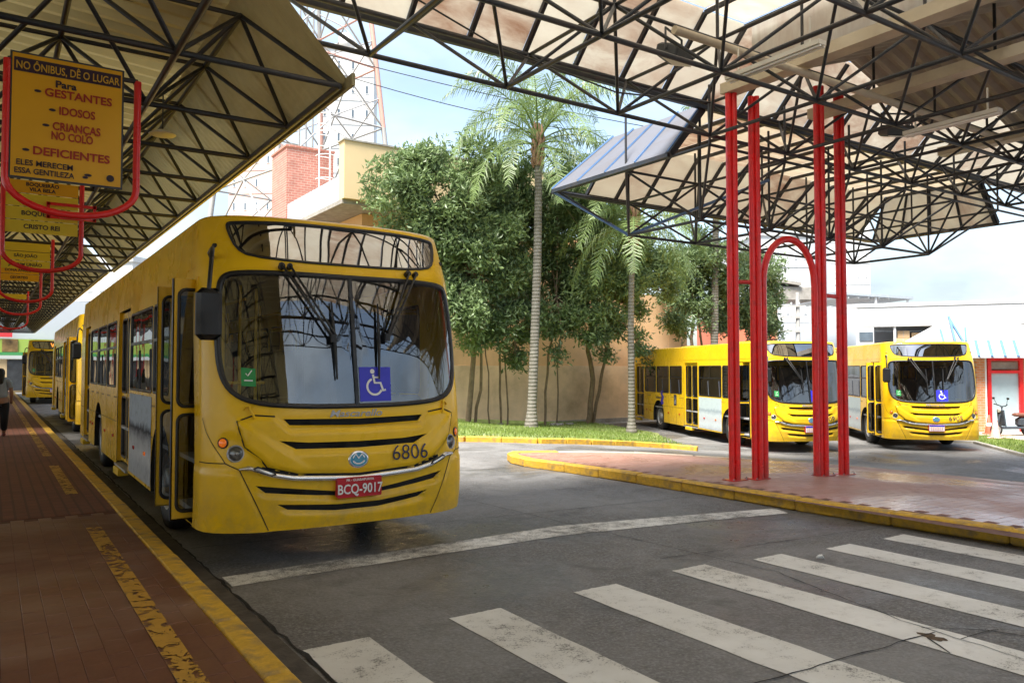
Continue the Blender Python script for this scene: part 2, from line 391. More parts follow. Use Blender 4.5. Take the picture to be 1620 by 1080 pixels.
def paver(name, c0, c1, rough, wetr):
    m, t, b, N, L = custom(name); gm = N('ShaderNodeNewGeometry'); oi = N('ShaderNodeObjectInfo'); tc = gm.outputs['Position']
    rnd = mathn(N, L, 'FRACT', mathn(N, L, 'ADD', gm.outputs['Random Per Island'], oi.outputs['Random']), 0)
    c = mixc(N, L, rnd, c0, c1); big = noise(N, L, tc, .5, 6, .6, .4); fine = noise(N, L, tc, 40, 4, .7)
    c = mixc(N, L, mrange(N, L, fine, .3, .75, 0, .4), c, tuple(x * .55 for x in c0))
    c = mixc(N, L, mrange(N, L, big, .48, .66, 0, .5), c, (.33, .22, .17))
    L(c, b.inputs['Base Color'])
    L(mrange(N, L, noise(N, L, tc, .35, 5, .6, .5), .42, .58, wetr, rough), b.inputs['Roughness'])
    bp = N('ShaderNodeBump'); bp.inputs['Strength'].default_value = .2; bp.inputs['Distance'].default_value = .004; L(fine, bp.inputs['Height']); L(bp.outputs[0], b.inputs['Normal'])
    return m
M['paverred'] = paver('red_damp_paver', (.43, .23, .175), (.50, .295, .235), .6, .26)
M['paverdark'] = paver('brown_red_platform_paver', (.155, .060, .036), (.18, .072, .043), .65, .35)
def brickfield(name, c0, c1, mort, scale, bw=.5, rh=.25, rot=0):
    m, t, b, N, L = custom(name); tc = N('ShaderNodeTexCoord'); mp = N('ShaderNodeMapping'); mp.inputs['Rotation'].default_value = rot if isinstance(rot, tuple) else (0, 0, rot)
    L(tc.outputs['Object'], mp.inputs['Vector']); br = N('ShaderNodeTexBrick'); L(mp.outputs[0], br.inputs['Vector'])
    br.inputs['Scale'].default_value = scale; br.inputs['Color1'].default_value = (*c0, 1); br.inputs['Color2'].default_value = (*c1, 1); br.inputs['Mortar'].default_value = (*mort, 1)
    br.inputs['Mortar Size'].default_value = .012; br.inputs['Brick Width'].default_value = bw; br.inputs['Row Height'].default_value = rh
    n = noise(N, L, tc.outputs['Object'], 3, 6); L(mixc(N, L, mrange(N, L, n, .4, .75, 0, .45), br.outputs['Color'], tuple(x * .5 for x in c0)), b.inputs['Base Color']); b.inputs['Roughness'].default_value = .8
    return m
M['pavefield'] = brickfield('brown_red_paving', (.165, .058, .035), (.195, .070, .042), (.105, .042, .027), 1, .24, .12, R(90))
M['brick'] = brickfield('red_brickwork', (.46, .17, .13), (.54, .22, .17), (.55, .42, .36), 1, .28, .11, (R(90), 0, 0))
M['brickor'] = brickfield('orange_brickwork', (.60, .22, .08), (.66, .28, .12), (.55, .42, .32), 1, .24, .09, (R(90), 0, 0))

def glass(name, tint, refl_rough=.02, ior=1.5, extra=0.):
    m = bpy.data.materials.new(name); m.use_nodes = True; t = m.node_tree; t.nodes.clear(); N = t.nodes.new; L = t.links.new
    o = N('ShaderNodeOutputMaterial'); tr = N('ShaderNodeBsdfTransparent'); tr.inputs[0].default_value = (*tint, 1)
    gl = N('ShaderNodeBsdfGlossy'); gl.inputs['Roughness'].default_value = refl_rough; fr = N('ShaderNodeFresnel'); fr.inputs[0].default_value = ior
    mm = N('ShaderNodeMath'); mm.operation = 'ADD'; mm.inputs[1].default_value = extra; mm.use_clamp = True; L(fr.outputs[0], mm.inputs[0])
    mx = N('ShaderNodeMixShader'); L(mm.outputs[0], mx.inputs[0]); L(tr.outputs[0], mx.inputs[1]); L(gl.outputs[0], mx.inputs[2]); L(mx.outputs[0], o.inputs[0])
    tcn = N('ShaderNodeTexCoord'); n = N('ShaderNodeTexNoise'); n.inputs['Scale'].default_value = 1.4; n.inputs['Detail'].default_value = 1; L(tcn.outputs['Object'], n.inputs['Vector'])
    bp = N('ShaderNodeBump'); bp.inputs['Strength'].default_value = .10; bp.inputs['Distance'].default_value = .05; L(n.outputs['Fac'], bp.inputs['Height'])
    L(bp.outputs[0], gl.inputs['Normal'])
    return m
M['glass'] = glass('windshield_glass', (.82, .85, .84), .01, 1.6, .12)
M['sideglass'] = glass('tinted_side_glass', (.30, .32, .33), .02, 1.6, .10)
M['destglass'] = glass('dark_destination_glass', (.10, .10, .10), .02, 2.0, .40)
M['kioskglass'] = mat('frosted_pale_door_glass', (.42, .55, .60), .3, var=.05)

def translucent(name, col, dirtc, amt, tr=.5, stretch=(1, 1, 1), scale=1.2):
    m = bpy.data.materials.new(name); m.use_nodes = True; t = m.node_tree; b = t.nodes['Principled BSDF']; N = t.nodes.new; L = t.links.new
    tc = N('ShaderNodeTexCoord'); mp = N('ShaderNodeMapping'); mp.inputs['Scale'].default_value = stretch; L(tc.outputs['Object'], mp.inputs['Vector'])
    n = noise(N, L, mp.outputs[0], scale, 8, .7, .5); n2 = noise(N, L, tc.outputs['Object'], .5, 3)
    gm = N('ShaderNodeNewGeometry'); ri = mathn(N, L, 'POWER', gm.outputs['Random Per Island'], 2.2); oi = N('ShaderNodeObjectInfo')
    rr = mathn(N, L, 'POWER', oi.outputs['Random'], 2.0)
    f = mathn(N, L, 'MULTIPLY', mrange(N, L, n, .38, .66, 0.12, 1), mathn(N, L, 'ADD', mathn(N, L, 'MULTIPLY', rr, amt), amt * .22))
    c = mixc(N, L, f, col, dirtc); c = mixc(N, L, mrange(N, L, n2, .4, .7, 0, .25), c, tuple(x * .8 for x in col))
    L(c, b.inputs['Base Color']); b.inputs['Roughness'].default_value = .6
    ts = N('ShaderNodeBsdfTranslucent'); L(c, ts.inputs[0]); mx = N('ShaderNodeMixShader'); mx.inputs[0].default_value = tr
    L(b.outputs[0], mx.inputs[1]); L(ts.outputs[0], mx.inputs[2]); L(mx.outputs[0], t.nodes['Material Output'].inputs[0]); return m
M['skypanel'] = translucent('cream_fibreglass_panel', (.80, .77, .69), (.40, .24, .16), .9, .70, (1, 3.5, .8))
M['bpanel'] = translucent('stained_fibreglass_panel', (.78, .73, .62), (.42, .25, .17), .9, .58, (1, 3, 1))
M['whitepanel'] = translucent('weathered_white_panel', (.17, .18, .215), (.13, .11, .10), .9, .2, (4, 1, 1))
M['olivepanel'] = translucent('olive_beige_sheet', (.60, .53, .27), (.33, .27, .12), .6, .14, (3, 1, 1))
def corr(name, col, scale, axis='X', dirt=(.2, .15, .1), tr=0.):
    m = mat(name, col, .6, var=.15, scale=1.5, dirt=dirt, dirt_amt=.7); return m
M['corr'] = corr('corrugated_grey_brown_sheet', (.34, .29, .22), 1)
M['corryel'] = translucent('corrugated_yellowed_sheet', (.64, .57, .31), (.36, .29, .13), .5, .07, (1, 3, 1))

def leafmat(name, c0, c1, tr=.35):
    m = bpy.data.materials.new(name); m.use_nodes = True; t = m.node_tree; b = t.nodes['Principled BSDF']; N = t.nodes.new; L = t.links.new
    gm = N('ShaderNodeNewGeometry'); n = noise(N, L, gm.outputs['Position'], .9, 3)
    c = mixc(N, L, gm.outputs['Random Per Island'], c0, c1); c = mixc(N, L, mrange(N, L, n, .35, .7, 0, .6), c, tuple(x * 1.5 for x in c1))
    L(c, b.inputs['Base Color']); b.inputs['Roughness'].default_value = .42
    ts = N('ShaderNodeBsdfTranslucent'); L(c, ts.inputs[0]); mx = N('ShaderNodeMixShader'); mx.inputs[0].default_value = tr
    L(b.outputs[0], mx.inputs[1]); L(ts.outputs[0], mx.inputs[2]); L(mx.outputs[0], t.nodes['Material Output'].inputs[0]); return m
M['leaf'] = leafmat('glossy_tree_leaf', (.095, .15, .066), (.235, .315, .135))
M['leafdark'] = leafmat('dark_tree_leaf', (.078, .125, .058), (.18, .25, .105))
M['palmleaf'] = leafmat('palm_leaflet', (.10, .16, .05), (.19, .26, .09))
M['grass'] = leafmat('grass_blade', (.11, .19, .035), (.22, .28, .07), .3)
M['lawn'] = mat('verge_soil_and_turf', (.15, .20, .05), .95, var=.35, scale=3, dirt=(.22, .17, .10), dirt_amt=.6, bump=.5, bscale=20)

def adposter(name, a, b_, dark):
    """flat print: misty landscape with a dark tree line"""
    m, t, b, N, L = custom(name); tc = N('ShaderNodeTexCoord'); sp = N('ShaderNodeSeparateXYZ'); L(tc.outputs['Object'], sp.inputs[0])
    n = noise(N, L, tc.outputs['Object'], 3.5, 8, .75); h = mathn(N, L, 'ADD', sp.outputs['Z'], mathn(N, L, 'MULTIPLY', n, .35))
    r = ramp(N, [(.0, (.35, .35, .36)), (.18, a), (.30, (.50, .51, .53)), (.42, a), (.52, dark), (.60, b_), (1., b_)])
    L(mrange(N, L, h, .45, 1.75, 0, 1), r.inputs[0]); n2 = noise(N, L, tc.outputs['Object'], 9, 8, .8)
    L(mixc(N, L, mrange(N, L, n2, .5, .7, 0, .5), r.outputs[0], dark), b.inputs['Base Color']); b.inputs['Roughness'].default_value = .75; b.inputs['Specular IOR Level'].default_value = .15; return m
M['advert'] = adposter('grey_landscape_print', (.38, .39, .42), (.40, .46, .54), (.03, .03, .04))
M['advertpale'] = adposter('pale_blue_landscape_print', (.52, .58, .60), (.48, .56, .58), (.30, .36, .40))

def ringed():
    m, t, b, N, L = custom('ringed_palm_trunk'); tc = N('ShaderNodeTexCoord'); mp = N('ShaderNodeMapping'); mp.inputs['Scale'].default_value = (.3, .3, 1); L(tc.outputs['Object'], mp.inputs['Vector'])
    wv = N('ShaderNodeTexWave'); wv.bands_direction = 'Z'; wv.inputs['Scale'].default_value = 2.6; wv.inputs['Distortion'].default_value = 2.5; wv.inputs['Detail'].default_value = 4; L(mp.outputs[0], wv.inputs['Vector'])
    n = noise(N, L, tc.outputs['Object'], 6, 8, .75); n2 = noise(N, L, tc.outputs['Object'], 1.2, 4)
    c = mixc(N, L, wv.outputs['Fac'], (.15, .135, .112), (.175, .158, .133)); c = mixc(N, L, mrange(N, L, n, .45, .7, 0, .8), c, (.27, .26, .23)); c = mixc(N, L, mrange(N, L, n2, .5, .7, 0, .6), c, (.085, .080, .060))
    L(c, b.inputs['Base Color']); b.inputs['Roughness'].default_value = .95; bp = N('ShaderNodeBump'); bp.inputs['Strength'].default_value = .7; bp.inputs['Distance'].default_value = .02; L(mathn(N, L, 'ADD', wv.outputs['Fac'], n), bp.inputs['Height']); L(bp.outputs[0], b.inputs['Normal']); return m
M['palmbark'] = ringed()
# ------------------------------------------------------------------ the ground
def arange(a, b, s): return [a + i * s for i in range(int(round((b - a) / s)) + 1)]
gx = [-500, -100, -30, -8] + arange(0, 8.5, .5) + arange(9, 19, .5) + [20, 24, 30, 45, 90, 200, 700]
gy = [-300, -60, -20] + arange(-5, 40, 2.5) + [50, 70, 120, 300, 900]
mb = MB(); mb.add([(x, y, g(x)) for y in gy for x in gx], [(j * len(gx) + i, j * len(gx) + i + 1, (j + 1) * len(gx) + i + 1, (j + 1) * len(gx) + i) for j in range(len(gy) - 1) for i in range(len(gx) - 1)], True)
road = tag(mb.build('road', M['asphalt']), kind='structure')

def jag(a, b, n, s):
    a, b = Vector(a), Vector(b); nrm = Vector((-(b - a).y, (b - a).x, 0)).normalized()
    return [a.lerp(b, i / n) + nrm * (random.gauss(0, s) if 0 < i < n else 0) for i in range(n)]
def sheet(name, poly, m, parent, dz=.004, s=.003, n=16):
    pts = []
    for i in range(len(poly)): pts += jag((*poly[i], 0), (*poly[(i + 1) % len(poly)], 0), n, s)
    mb = MB(); mb.add([(p.x, p.y, g(p.x) + dz) for p in pts], [tuple(range(len(pts)))])
    return mb.build(name, m, parent)
for (x0, x1, y1) in [(1.60, 2.03, 4.69), (2.63, 3.05, 4.735), (3.72, 4.15, 4.76), (4.80, 5.20, 4.80), (5.69, 6.08, 4.68), (6.60, 6.98, 4.58), (7.46, 7.84, 4.53)]:
    sheet('crosswalk_stripe', [(x0, .9), (x1, .9), (x1, y1), (x0, y1)], M['roadpaint'], road)
sheet('stop_line', [(1.60, 6.36), (3.2, 6.40), (4.9, 6.42), (6.4, 6.20), (7.85, 5.94), (7.97, 6.23), (6.5, 6.56), (5.1, 6.84), (3.2, 6.74), (1.60, 6.68)], M['stoppaint'], road, n=6)
M['crack'] = mat('dark_joint_filler', (.012, .011, .010), .9, var=.3)
def joint(pts, w=.009, name='road_joint', m='crack', j=.008):
    P = []
    for a, b in zip(pts[:-1], pts[1:]):
        n = max(2, int((Vector(b) - Vector(a)).length / .12))
        for i in range(n): P.append(Vector((*a, 0)).lerp(Vector((*b, 0)), i / n) + Vector((random.gauss(0, j), random.gauss(0, j), 0)))
    P.append(Vector((*pts[-1], 0))); vs = []; fs = []
    for i, p in enumerate(P):
        t = (P[min(i + 1, len(P) - 1)] - P[max(i - 1, 0)]).normalized(); nn = Vector((-t.y, t.x, 0)); ww = w * random.uniform(.5, 1.2) / 2
        for s in (-1, 1): q = p + nn * ww * s; vs.append((q.x, q.y, g(q.x) + .0075))
    for i in range(len(P) - 1): fs.append((2 * i, 2 * i + 1, 2 * i + 3, 2 * i + 2))
    mb = MB(); mb.add(vs, fs); return mb.build(name, M[m], road)
joint([(4.95, 12.5), (5.28, 7.18), (5.5, 4.3), (5.15, 3.0), (5.05, 2.2), (5.0, 1.0)])
joint([(5.0, 5.15), (7.34, 4.92), (7.95, 4.86)])
joint([(1.6, 7.9), (5.2, 7.6), (7.8, 7.4)], .010); joint([(4.0, 12), (7.7, 11.2)], .012); joint([(2.4, 1.0), (2.55, 2.9), (5.1, 2.75)], .012)
joint([(4.95, 2.72), (4.8, 2.5)], .012); joint([(5.12, 2.85), (5.4, 2.6), (5.5, 2.4)], .012); joint([(5.1, 2.6), (5.5, 2.55)], .01)
M['pothole'] = mat('brown_pothole_grit', (.10, .065, .035), .95, var=.5, scale=30)
sheet('pothole', [(4.95, 2.64), (5.01, 2.62), (5.05, 2.72), (5.0, 2.82), (4.96, 2.76)], M['pothole'], road, .006, .012, 4)
joint([(1.56, 0), (1.58, 4), (1.55, 8), (1.57, 14), (1.55, 30)], .028, 'gutter_crack', 'crack', .007)
tag(road, kind='structure')
# spalled road patch at the gutter and a paler worn strip
M['gutterstrip'] = mat('dirty_gutter_concrete', (.085, .072, .058), .9, var=.35, scale=8, dirt=(.03, .026, .022), dirt_amt=.8, bump=.4)
mb = MB(); mb.box((1.43, 28, .004), (.23, 66, .008)); mb.build('gutter', M['gutterstrip'], road)

# ------------------------------------------------------------------ platform
M['jointsand'] = mat('dark_joint_sand', (.125, .048, .030), .95, var=.3, scale=5)
M['jointpink'] = mat('pinkish_joint_sand', (.20, .11, .085), .95, var=.3, scale=5)
PZ = .165
mb = MB(); mb.box((-3.925, 36.75, PZ / 2), (10.15, 54.5, PZ)); plat = tag(mb.build('platform', M['pavefield']), kind='structure')
mb = MB(); mb.box((-5.6, 2.25, PZ / 2 - .002), (6.8, 14.5, PZ - .004)); mb.build('paving_field', M['pavefield'], plat)
mb = MB(); mb.box((-.525, 2.25, (PZ - .004) / 2), (3.35, 14.5, PZ - .004)); mb.build('bedding', M['jointsand'], plat)
def paver_mesh(lx, ly, h, m):
    b = .002; x, y = lx / 2 - .0016, ly / 2 - .0016
    mb = MB(); mb.add([(-x, -y, 0), (x, -y, 0), (x, y, 0), (-x, y, 0), (-x, -y, h - b), (x, -y, h - b), (x, y, h - b), (-x, y, h - b),
                       (-x + b, -y + b, h), (x - b, -y + b, h), (x - b, y - b, h), (-x + b, y - b, h)],
                      [(0, 1, 5, 4), (1, 2, 6, 5), (2, 3, 7, 6), (3, 0, 4, 7), (4, 5, 9, 8), (5, 6, 10, 9), (6, 7, 11, 10), (7, 4, 8, 11), (8, 9, 10, 11)])
    return mb.mesh('paver', m)
def lay(parent, cells, lx, ly, h, m, ztop, limit=300):
    """cells: list of (x, y, rotated?)"""
    me = paver_mesh(lx, ly, h, m)
    def key(c):
        p = Vector((c[0], c[1], ztop(c[0]))) - cam.location; dd = p.dot(_f)
        if dd < .3: return 1e9
        u, v = p.dot(_r) / dd, p.dot(_u) / dd
        return dd + (0 if abs(u) < .66 and abs(v) < .445 else 500)
    cells = sorted(cells, key=key); mb = MB(); vs0 = [v.co.copy() for v in me.vertices]; fs0 = [tuple(p.vertices) for p in me.polygons]
    for i, (x, y) in enumerate(cells):
        z = ztop(x) - h + random.gauss(0, .0007); sl = (ztop(x + .1) - ztop(x - .1)) / .2
        tilt = Matrix.Rotation(-math.atan(sl) + random.gauss(0, .003), 4, 'Y') @ Matrix.Rotation(random.gauss(0, .003), 4, 'X')
        if i < limit:
            o = link('paver', me, parent); o.matrix_local = Matrix.Translation((x, y, z)) @ tilt
        else:
            T_ = Matrix.Translation((x, y, z)) @ tilt; mb.add([T_ @ v for v in vs0], fs0)
    if mb.v: tag(mb.build('paver_field', m, parent), kind='stuff')
cells = []
x = 1.09; r_ = 0
while x > -2.15:
    y = 2.0 + (.12 if r_ % 2 else 0)
    while y < 9.38: cells.append((x, y)); y += .24
    x -= .12; r_ += 1
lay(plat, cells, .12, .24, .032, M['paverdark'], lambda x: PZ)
# kerb stones
def kerb(parent, pts, wdt, h, m, ztop, step=1.0, side=1):
    """kerb stones along a polyline, on its right side"""
    segs = []
    for a, b in zip(pts[:-1], pts[1:]):
        a, b = Vector(a), Vector(b); n = max(1, round((b - a).length / step))
        for i in range(n): segs.append((a.lerp(b, i / n), a.lerp(b, (i + 1) / n)))
    for a, b in segs:
        t = (b - a).normalized(); nn = Vector((t.y, -t.x)) * side; c = (a + b) / 2 + nn * wdt / 2; ln = (b - a).length - .008
        za, zb = ztop(a.x), ztop(b.x); mb = MB(); mb.box((0, 0, -h / 2), (ln, wdt, h), None, .018)
        o = mb.build('kerb_stone', m, parent); o.matrix_local = Matrix.Translation((c.x, c.y, (za + zb) / 2 + random.gauss(0, .003))) @ Matrix.Rotation(math.atan2(t.y, t.x) + random.gauss(0, .004), 4, 'Z') @ Matrix.Rotation(-math.atan2(zb - za, ln), 4, 'Y')
kerb(plat, [(1.152, -1), (1.152, 30)], .16, .17, M['yellow_worn'], lambda x: PZ + .004)
mb = MB(); mb.box((1.232, 47, .084), (.158, 33.9, .168)); mb.build('kerb', M['yellow_worn'], plat)
# worn yellow safety line on the platform
def linepaint():
    m = bpy.data.materials.new('flaking_yellow_line'); m.use_nodes = True; t = m.node_tree; b = t.nodes['Principled BSDF']; N = t.nodes.new; L = t.links.new
    gm = N('ShaderNodeNewGeometry').outputs['Position']; n = noise(N, L, gm, 11, 5, .65, .8); n2 = noise(N, L, gm, .8, 3)
    f = mathn(N, L, 'ADD', n, mathn(N, L, 'MULTIPLY', n2, .35))
    L(mixc(N, L, noise(N, L, gm, 12, 3), (.55, .30, .04), (.42, .22, .03)), b.inputs['Base Color']); b.inputs['Roughness'].default_value = .6
    tr = N('ShaderNodeBsdfTransparent'); mx = N('ShaderNodeMixShader'); L(mrange(N, L, f, .70, .715, 0, 1), mx.inputs[0]); L(b.outputs[0], mx.inputs[1]); L(tr.outputs[0], mx.inputs[2]); L(mx.outputs[0], t.nodes['Material Output'].inputs[0]); return m
M['lineflake'] = linepaint()
for (y0, y1) in [(2.2, 8.6), (11.0, 14.4), (16, 60)]:
    mb = MB(); mb.quad((.79, y0, PZ + .006), (.92, y0, PZ + .006), (.92, y1, PZ + .006), (.79, y1, PZ + .006)); mb.build('safety_line', M['lineflake'], plat)

# ------------------------------------------------------------------ column island
YM = [(7.7, 11.4), (7.85, 12.0), (8.2, 12.35), (9.0, 12.0), (10.3, 11.3), (11.1, 10.5), (12.6, 9.7), (13.8, 8.9), (14.8, 6.6), (15.6, 3.0), (16, -2)]
def ymax(x): return float(np.interp(x, [p[0] for p in YM], [p[1] for p in YM]))
KL = [(8.32, -2), (8.28, 2.0), (8.22, 3.7), (8.05, 6.0), (7.98, 8.7), (7.86, 10.3), (7.74, 11.3), (7.80, 11.8), (7.98, 12.18), (8.25, 12.38), (9.0, 12.02)]
def xleft(y): return float(np.interp(y, [p[1] for p in KL[:9]], [p[0] for p in KL[:9]]))
mb = MB(); ISL = lambda x: g(x) + .135
xs_ = [7.99] + arange(8.35, 15.85, .5)
for a, b in zip(xs_[:-1], xs_[1:]):
    for (p, q, zz) in ((a, b, -.006),):
        ya, yb = ymax(p), ymax(q); y0a = -2 if p > 8.3 else 3; 
        v = [(p, y0a, ISL(p) + zz), (q, y0a, ISL(q) + zz), (q, yb, ISL(q) + zz), (p, ya, ISL(p) + zz), (p, ya, g(p) - .05), (q, yb, g(q) - .05)]
        mb.add(v, [(0, 1, 2, 3), (3, 2, 5, 4)])
isl = tag(mb.build('island_pavement', M['jointpink']), kind='structure')
kerb(isl, KL, .19, .15, M['yellow_worn'], lambda x: ISL(x) + .012, 1.0, 1)
M['edgeconc'] = mat('pale_edge_concrete', (.46, .37, .28), .85, var=.15, scale=4, dirt=(.25, .2, .15), dirt_amt=.6)
kerb(isl, [(9.0, 12.0), (10.3, 11.3), (11.1, 10.5), (12.6, 9.7), (13.8, 8.9), (14.8, 6.6), (15.6, 3.0)], .22, .15, M['edgeconc'], lambda x: ISL(x) + .006, 1.0, 1)
cells = []; y = 1.0; r_ = 0
while y < 12.2:
    x = 8.1 + (.12 if r_ % 2 else 0)
    while x < 15.5:
        if x > xleft(y) + .33 and y < ymax(x) - .36: cells.append((x, y))
        x += .24
    y += .12; r_ += 1
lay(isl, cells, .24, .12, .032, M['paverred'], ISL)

# ------------------------------------------------------------------ grass verge by the wall
VK = [gnd(700, 690, .1), gnd(737, 691, .1), gnd(850, 694, .1), gnd(930, 696, .1), gnd(1000, 699, .1), gnd(1060, 703, .1), gnd(1105, 707, .1)]
VK = [(p.x, p.y) for p in VK]
end = VK[-1]
VP = [(2.0, 18.6), (6.5, 18.2)] + VK + [(end[0] + .35, end[1] + .5), (end[0] + .5, end[1] + 1.6), (19.6, 20.2), (20.8, 25.7), (2.0, 25.7)]
def inpoly(x, y, poly):
    c = False; j = len(poly) - 1
    for i in range(len(poly)):
        if (poly[i][1] > y) != (poly[j][1] > y) and x < (poly[j][0] - poly[i][0]) * (y - poly[i][1]) / (poly[j][1] - poly[i][1]) + poly[i][0]: c = not c
        j = i
    return c
def fill2d(poly, holes, step):
    """triangulate a polygon with holes, with inner points every step"""
    P = [Vector(p[:2]) for p in poly]; E = [(i, (i + 1) % len(P)) for i in range(len(P))]
    for h in holes:
        n = len(P); P += [Vector(p[:2]) for p in h]; E += [(n + i, n + (i + 1) % len(h)) for i in range(len(h))]
    xs = [p.x for p in P]; ys = [p.y for p in P]; x0, x1, y0, y1 = min(xs), max(xs), min(ys), max(ys)
    sx, sy = step if isinstance(step, tuple) else (step, step)
    for i in range(1, int((x1 - x0) / sx) + 1):
        for j in range(1, int((y1 - y0) / sy) + 1): P.append(Vector((x0 + i * sx + (sx * .5 if j % 2 else 0) * .0 + 1e-5 * j, y0 + j * sy + 1e-5 * i)))
    V, _, F, _, _, _ = delaunay_2d_cdt(P, E, [], 0, 1e-6)
    V = np.array([(v.x, v.y) for v in V]); F = np.array([tuple(f) for f in F]); c = V[F].mean(1)
    def inside(pl):
        r = np.zeros(len(c), bool); j = len(pl) - 1
        for i in range(len(pl)):
            xi, yi = pl[i][0], pl[i][1]; xj, yj = pl[j][0], pl[j][1]
            if yi != yj: r ^= ((yi > c[:, 1]) != (yj > c[:, 1])) & (c[:, 0] < (xj - xi) * (c[:, 1] - yi) / (yj - yi) + xi)
            j = i
        return r
    k = inside(poly)
    for h in holes: k &= ~inside(h)
    F = F[k]; used = np.unique(F); re = -np.ones(len(V), int); re[used] = np.arange(len(used))
    return V[used], re[F]
V, F = fill2d(VP, [], .7)
def vz(x, y): return g(x) + .10 + .05 * math.sin(x * .9) * math.sin(y * .7)
mb = MB(); mb.add([(x, y, vz(x, y) if inpoly(x, y, VP) else g(x) + .06) for x, y in V], [tuple(f) for f in F], True)
verge = tag(mb.build('grass_verge', M['lawn']), kind='structure')
kerb(verge, [(2.0, 18.6), (6.5, 18.2)] + VK, .16, .16, M['yellow_worn'], lambda x: g(x) + .125, 1.0, 1)
def blades(name, poly, n, zf, m, h=.07):
    xs = [p[0] for p in poly]; ys = [p[1] for p in poly]; mb = MB(); k = 0
    while k < n:
        x, y = random.uniform(min(xs), max(xs)), random.uniform(min(ys), max(ys))
        if not inpoly(x, y, poly): continue
        k += 1; z = zf(x, y); a = random.uniform(0, 6.28); hh = h * random.uniform(.5, 1.4); w_ = .012
        dx, dy = math.cos(a) * w_, math.sin(a) * w_; lx, ly = random.gauss(0, .025), random.gauss(0, .025)
        mb.add([(x - dx, y - dy, z - .01), (x + dx, y + dy, z - .01), (x + lx, y + ly, z + hh)], [(0, 1, 2)])
    return tag(mb.build(name, m), kind='stuff')
o = blades('grass', [(6, 18.4)] + VK + [(end[0] + .3, end[1] + .5), (19.4, 20.3), (20.6, 25.5), (6, 25.5)], 26000, vz, M['grass'])
tag(o, 'short green grass on the verge below the tan wall', 'grass')
# right-hand verge and forecourt by the kiosk
RV = [gnd(1500, 697, .04), gnd(1545, 699, .04), gnd(1620, 719, .04), gnd(1720, 735, .04)]
RB = [gnd(1720, 708, .04), gnd(1620, 698, .04), gnd(1560, 690, .04), gnd(1500, 690, .04)]
RP = [(p.x, p.y) for p in RV + RB]
V, F = fill2d(RP, [], .5); mb = MB(); mb.add([(x, y, g(x) + .06) for x, y in V], [tuple(f) for f in F], True)
rverge = tag(mb.build('grass_strip', M['lawn']), kind='structure')
kerb(rverge, [(p.x, p.y) for p in RV], .12, .12, M['concrete'], lambda x: g(x) + .085, 1.0, 1)
o = blades('grass', RP, 5000, lambda x, y: g(x) + .06, M['grass']); tag(o, 'rough grass strip beside the kiosk forecourt', 'grass')
FP = [(p.x, p.y) for p in RB]; FP = [FP[0], FP[1], FP[2], FP[3]] + [(q.x, q.y) for q in (gnd(1480, 676, .04), gnd(1620, 676, .04), gnd(1760, 680, .04))]
V, F = fill2d(FP, [], 1.0); mb = MB(); mb.add([(x, y, g(x) + .075) for x, y in V], [tuple(f) for f in F], True)
tag(mb.build('forecourt', M['edgeconc']), kind='structure')
# ------------------------------------------------------------------ buses: one model, front at y = 0, door side at x = -1.25
BW, BD, BPW = 1.25, .55, 2.6
_x = np.concatenate([np.linspace(0, 1.0, 120), BW * np.sin(np.linspace(math.asin(.8), math.pi / 2, 260))[1:]])
_y = BD * (1 - (np.clip(1 - (_x / BW) ** BPW, 0, 1)) ** (1 / BPW))
_t = np.concatenate([[0], np.cumsum(np.hypot(np.diff(_x), np.diff(_y)))]); TF = float(_t[-1])
BL = 12.6; RD = .32
_rx = BW * np.cos(np.linspace(0, math.pi / 2, 60)) ** .55; _ry = BL - RD + RD * np.sin(np.linspace(0, math.pi / 2, 60)) ** .55
_rt = np.concatenate([[0], np.cumsum(np.hypot(np.diff(_rx), np.diff(_ry)))])
SIDE = BL - RD - BD; TR = TF + SIDE; TMAX = TR + float(_rt[-1])
ZPr = [.30, .45, .6, .95, 1.3, 1.9, 2.6, 2.98, 3.2]; YPr = [.05, .015, 0, 0.0, .03, .13, .27, .42, .52]
def bus_ws(z): return 1 - .04 * min(1, max(0, (z - 2.2) / .85)) ** 1.5
def S(t, z):
    a = abs(t); s = -1 if t < 0 else 1; yp = float(np.interp(z, ZPr, YPr))
    if a <= TF: x = float(np.interp(a, _t, _x)); y = float(np.interp(a, _t, _y)) + yp
    elif a <= TR: x = BW; y = BD + (a - TF) + yp * max(0, 1 - (a - TF) / .8)
    else: x = float(np.interp(a - TR, _rt, _rx)); y = float(np.interp(a - TR, _rt, _ry))
    return Vector((s * x * bus_ws(z), y, z))
def SN(t, z):
    e = 1e-3; n = (S(t + e, z) - S(t - e, z)).cross(S(t, z + e) - S(t, z - e)); return n.normalized()
def on(t, z, e=0.): return S(t, z) + SN(t, z) * e
def ty(y): return TF + (y - BD)          # t of a side position
def chaikin(p, n=2):
    for _ in range(n):
        q = []
        for i in range(len(p)):
            a, b = p[i], p[(i + 1) % len(p)]; q += [(a[0] * .75 + b[0] * .25, a[1] * .75 + b[1] * .25), (a[0] * .25 + b[0] * .75, a[1] * .25 + b[1] * .75)]
        p = q
    return p
def dens(p, st):
    q = []
    for i in range(len(p)):
        a, b = p[i], p[(i + 1) % len(p)]; n = max(1, int(math.hypot(b[0] - a[0], b[1] - a[1]) / st))
        q += [(a[0] + (b[0] - a[0]) * k / n, a[1] + (b[1] - a[1]) * k / n) for k in range(n)]
    return q
def area(p): return sum(p[i][0] * p[(i + 1) % len(p)][1] - p[(i + 1) % len(p)][0] * p[i][1] for i in range(len(p))) / 2
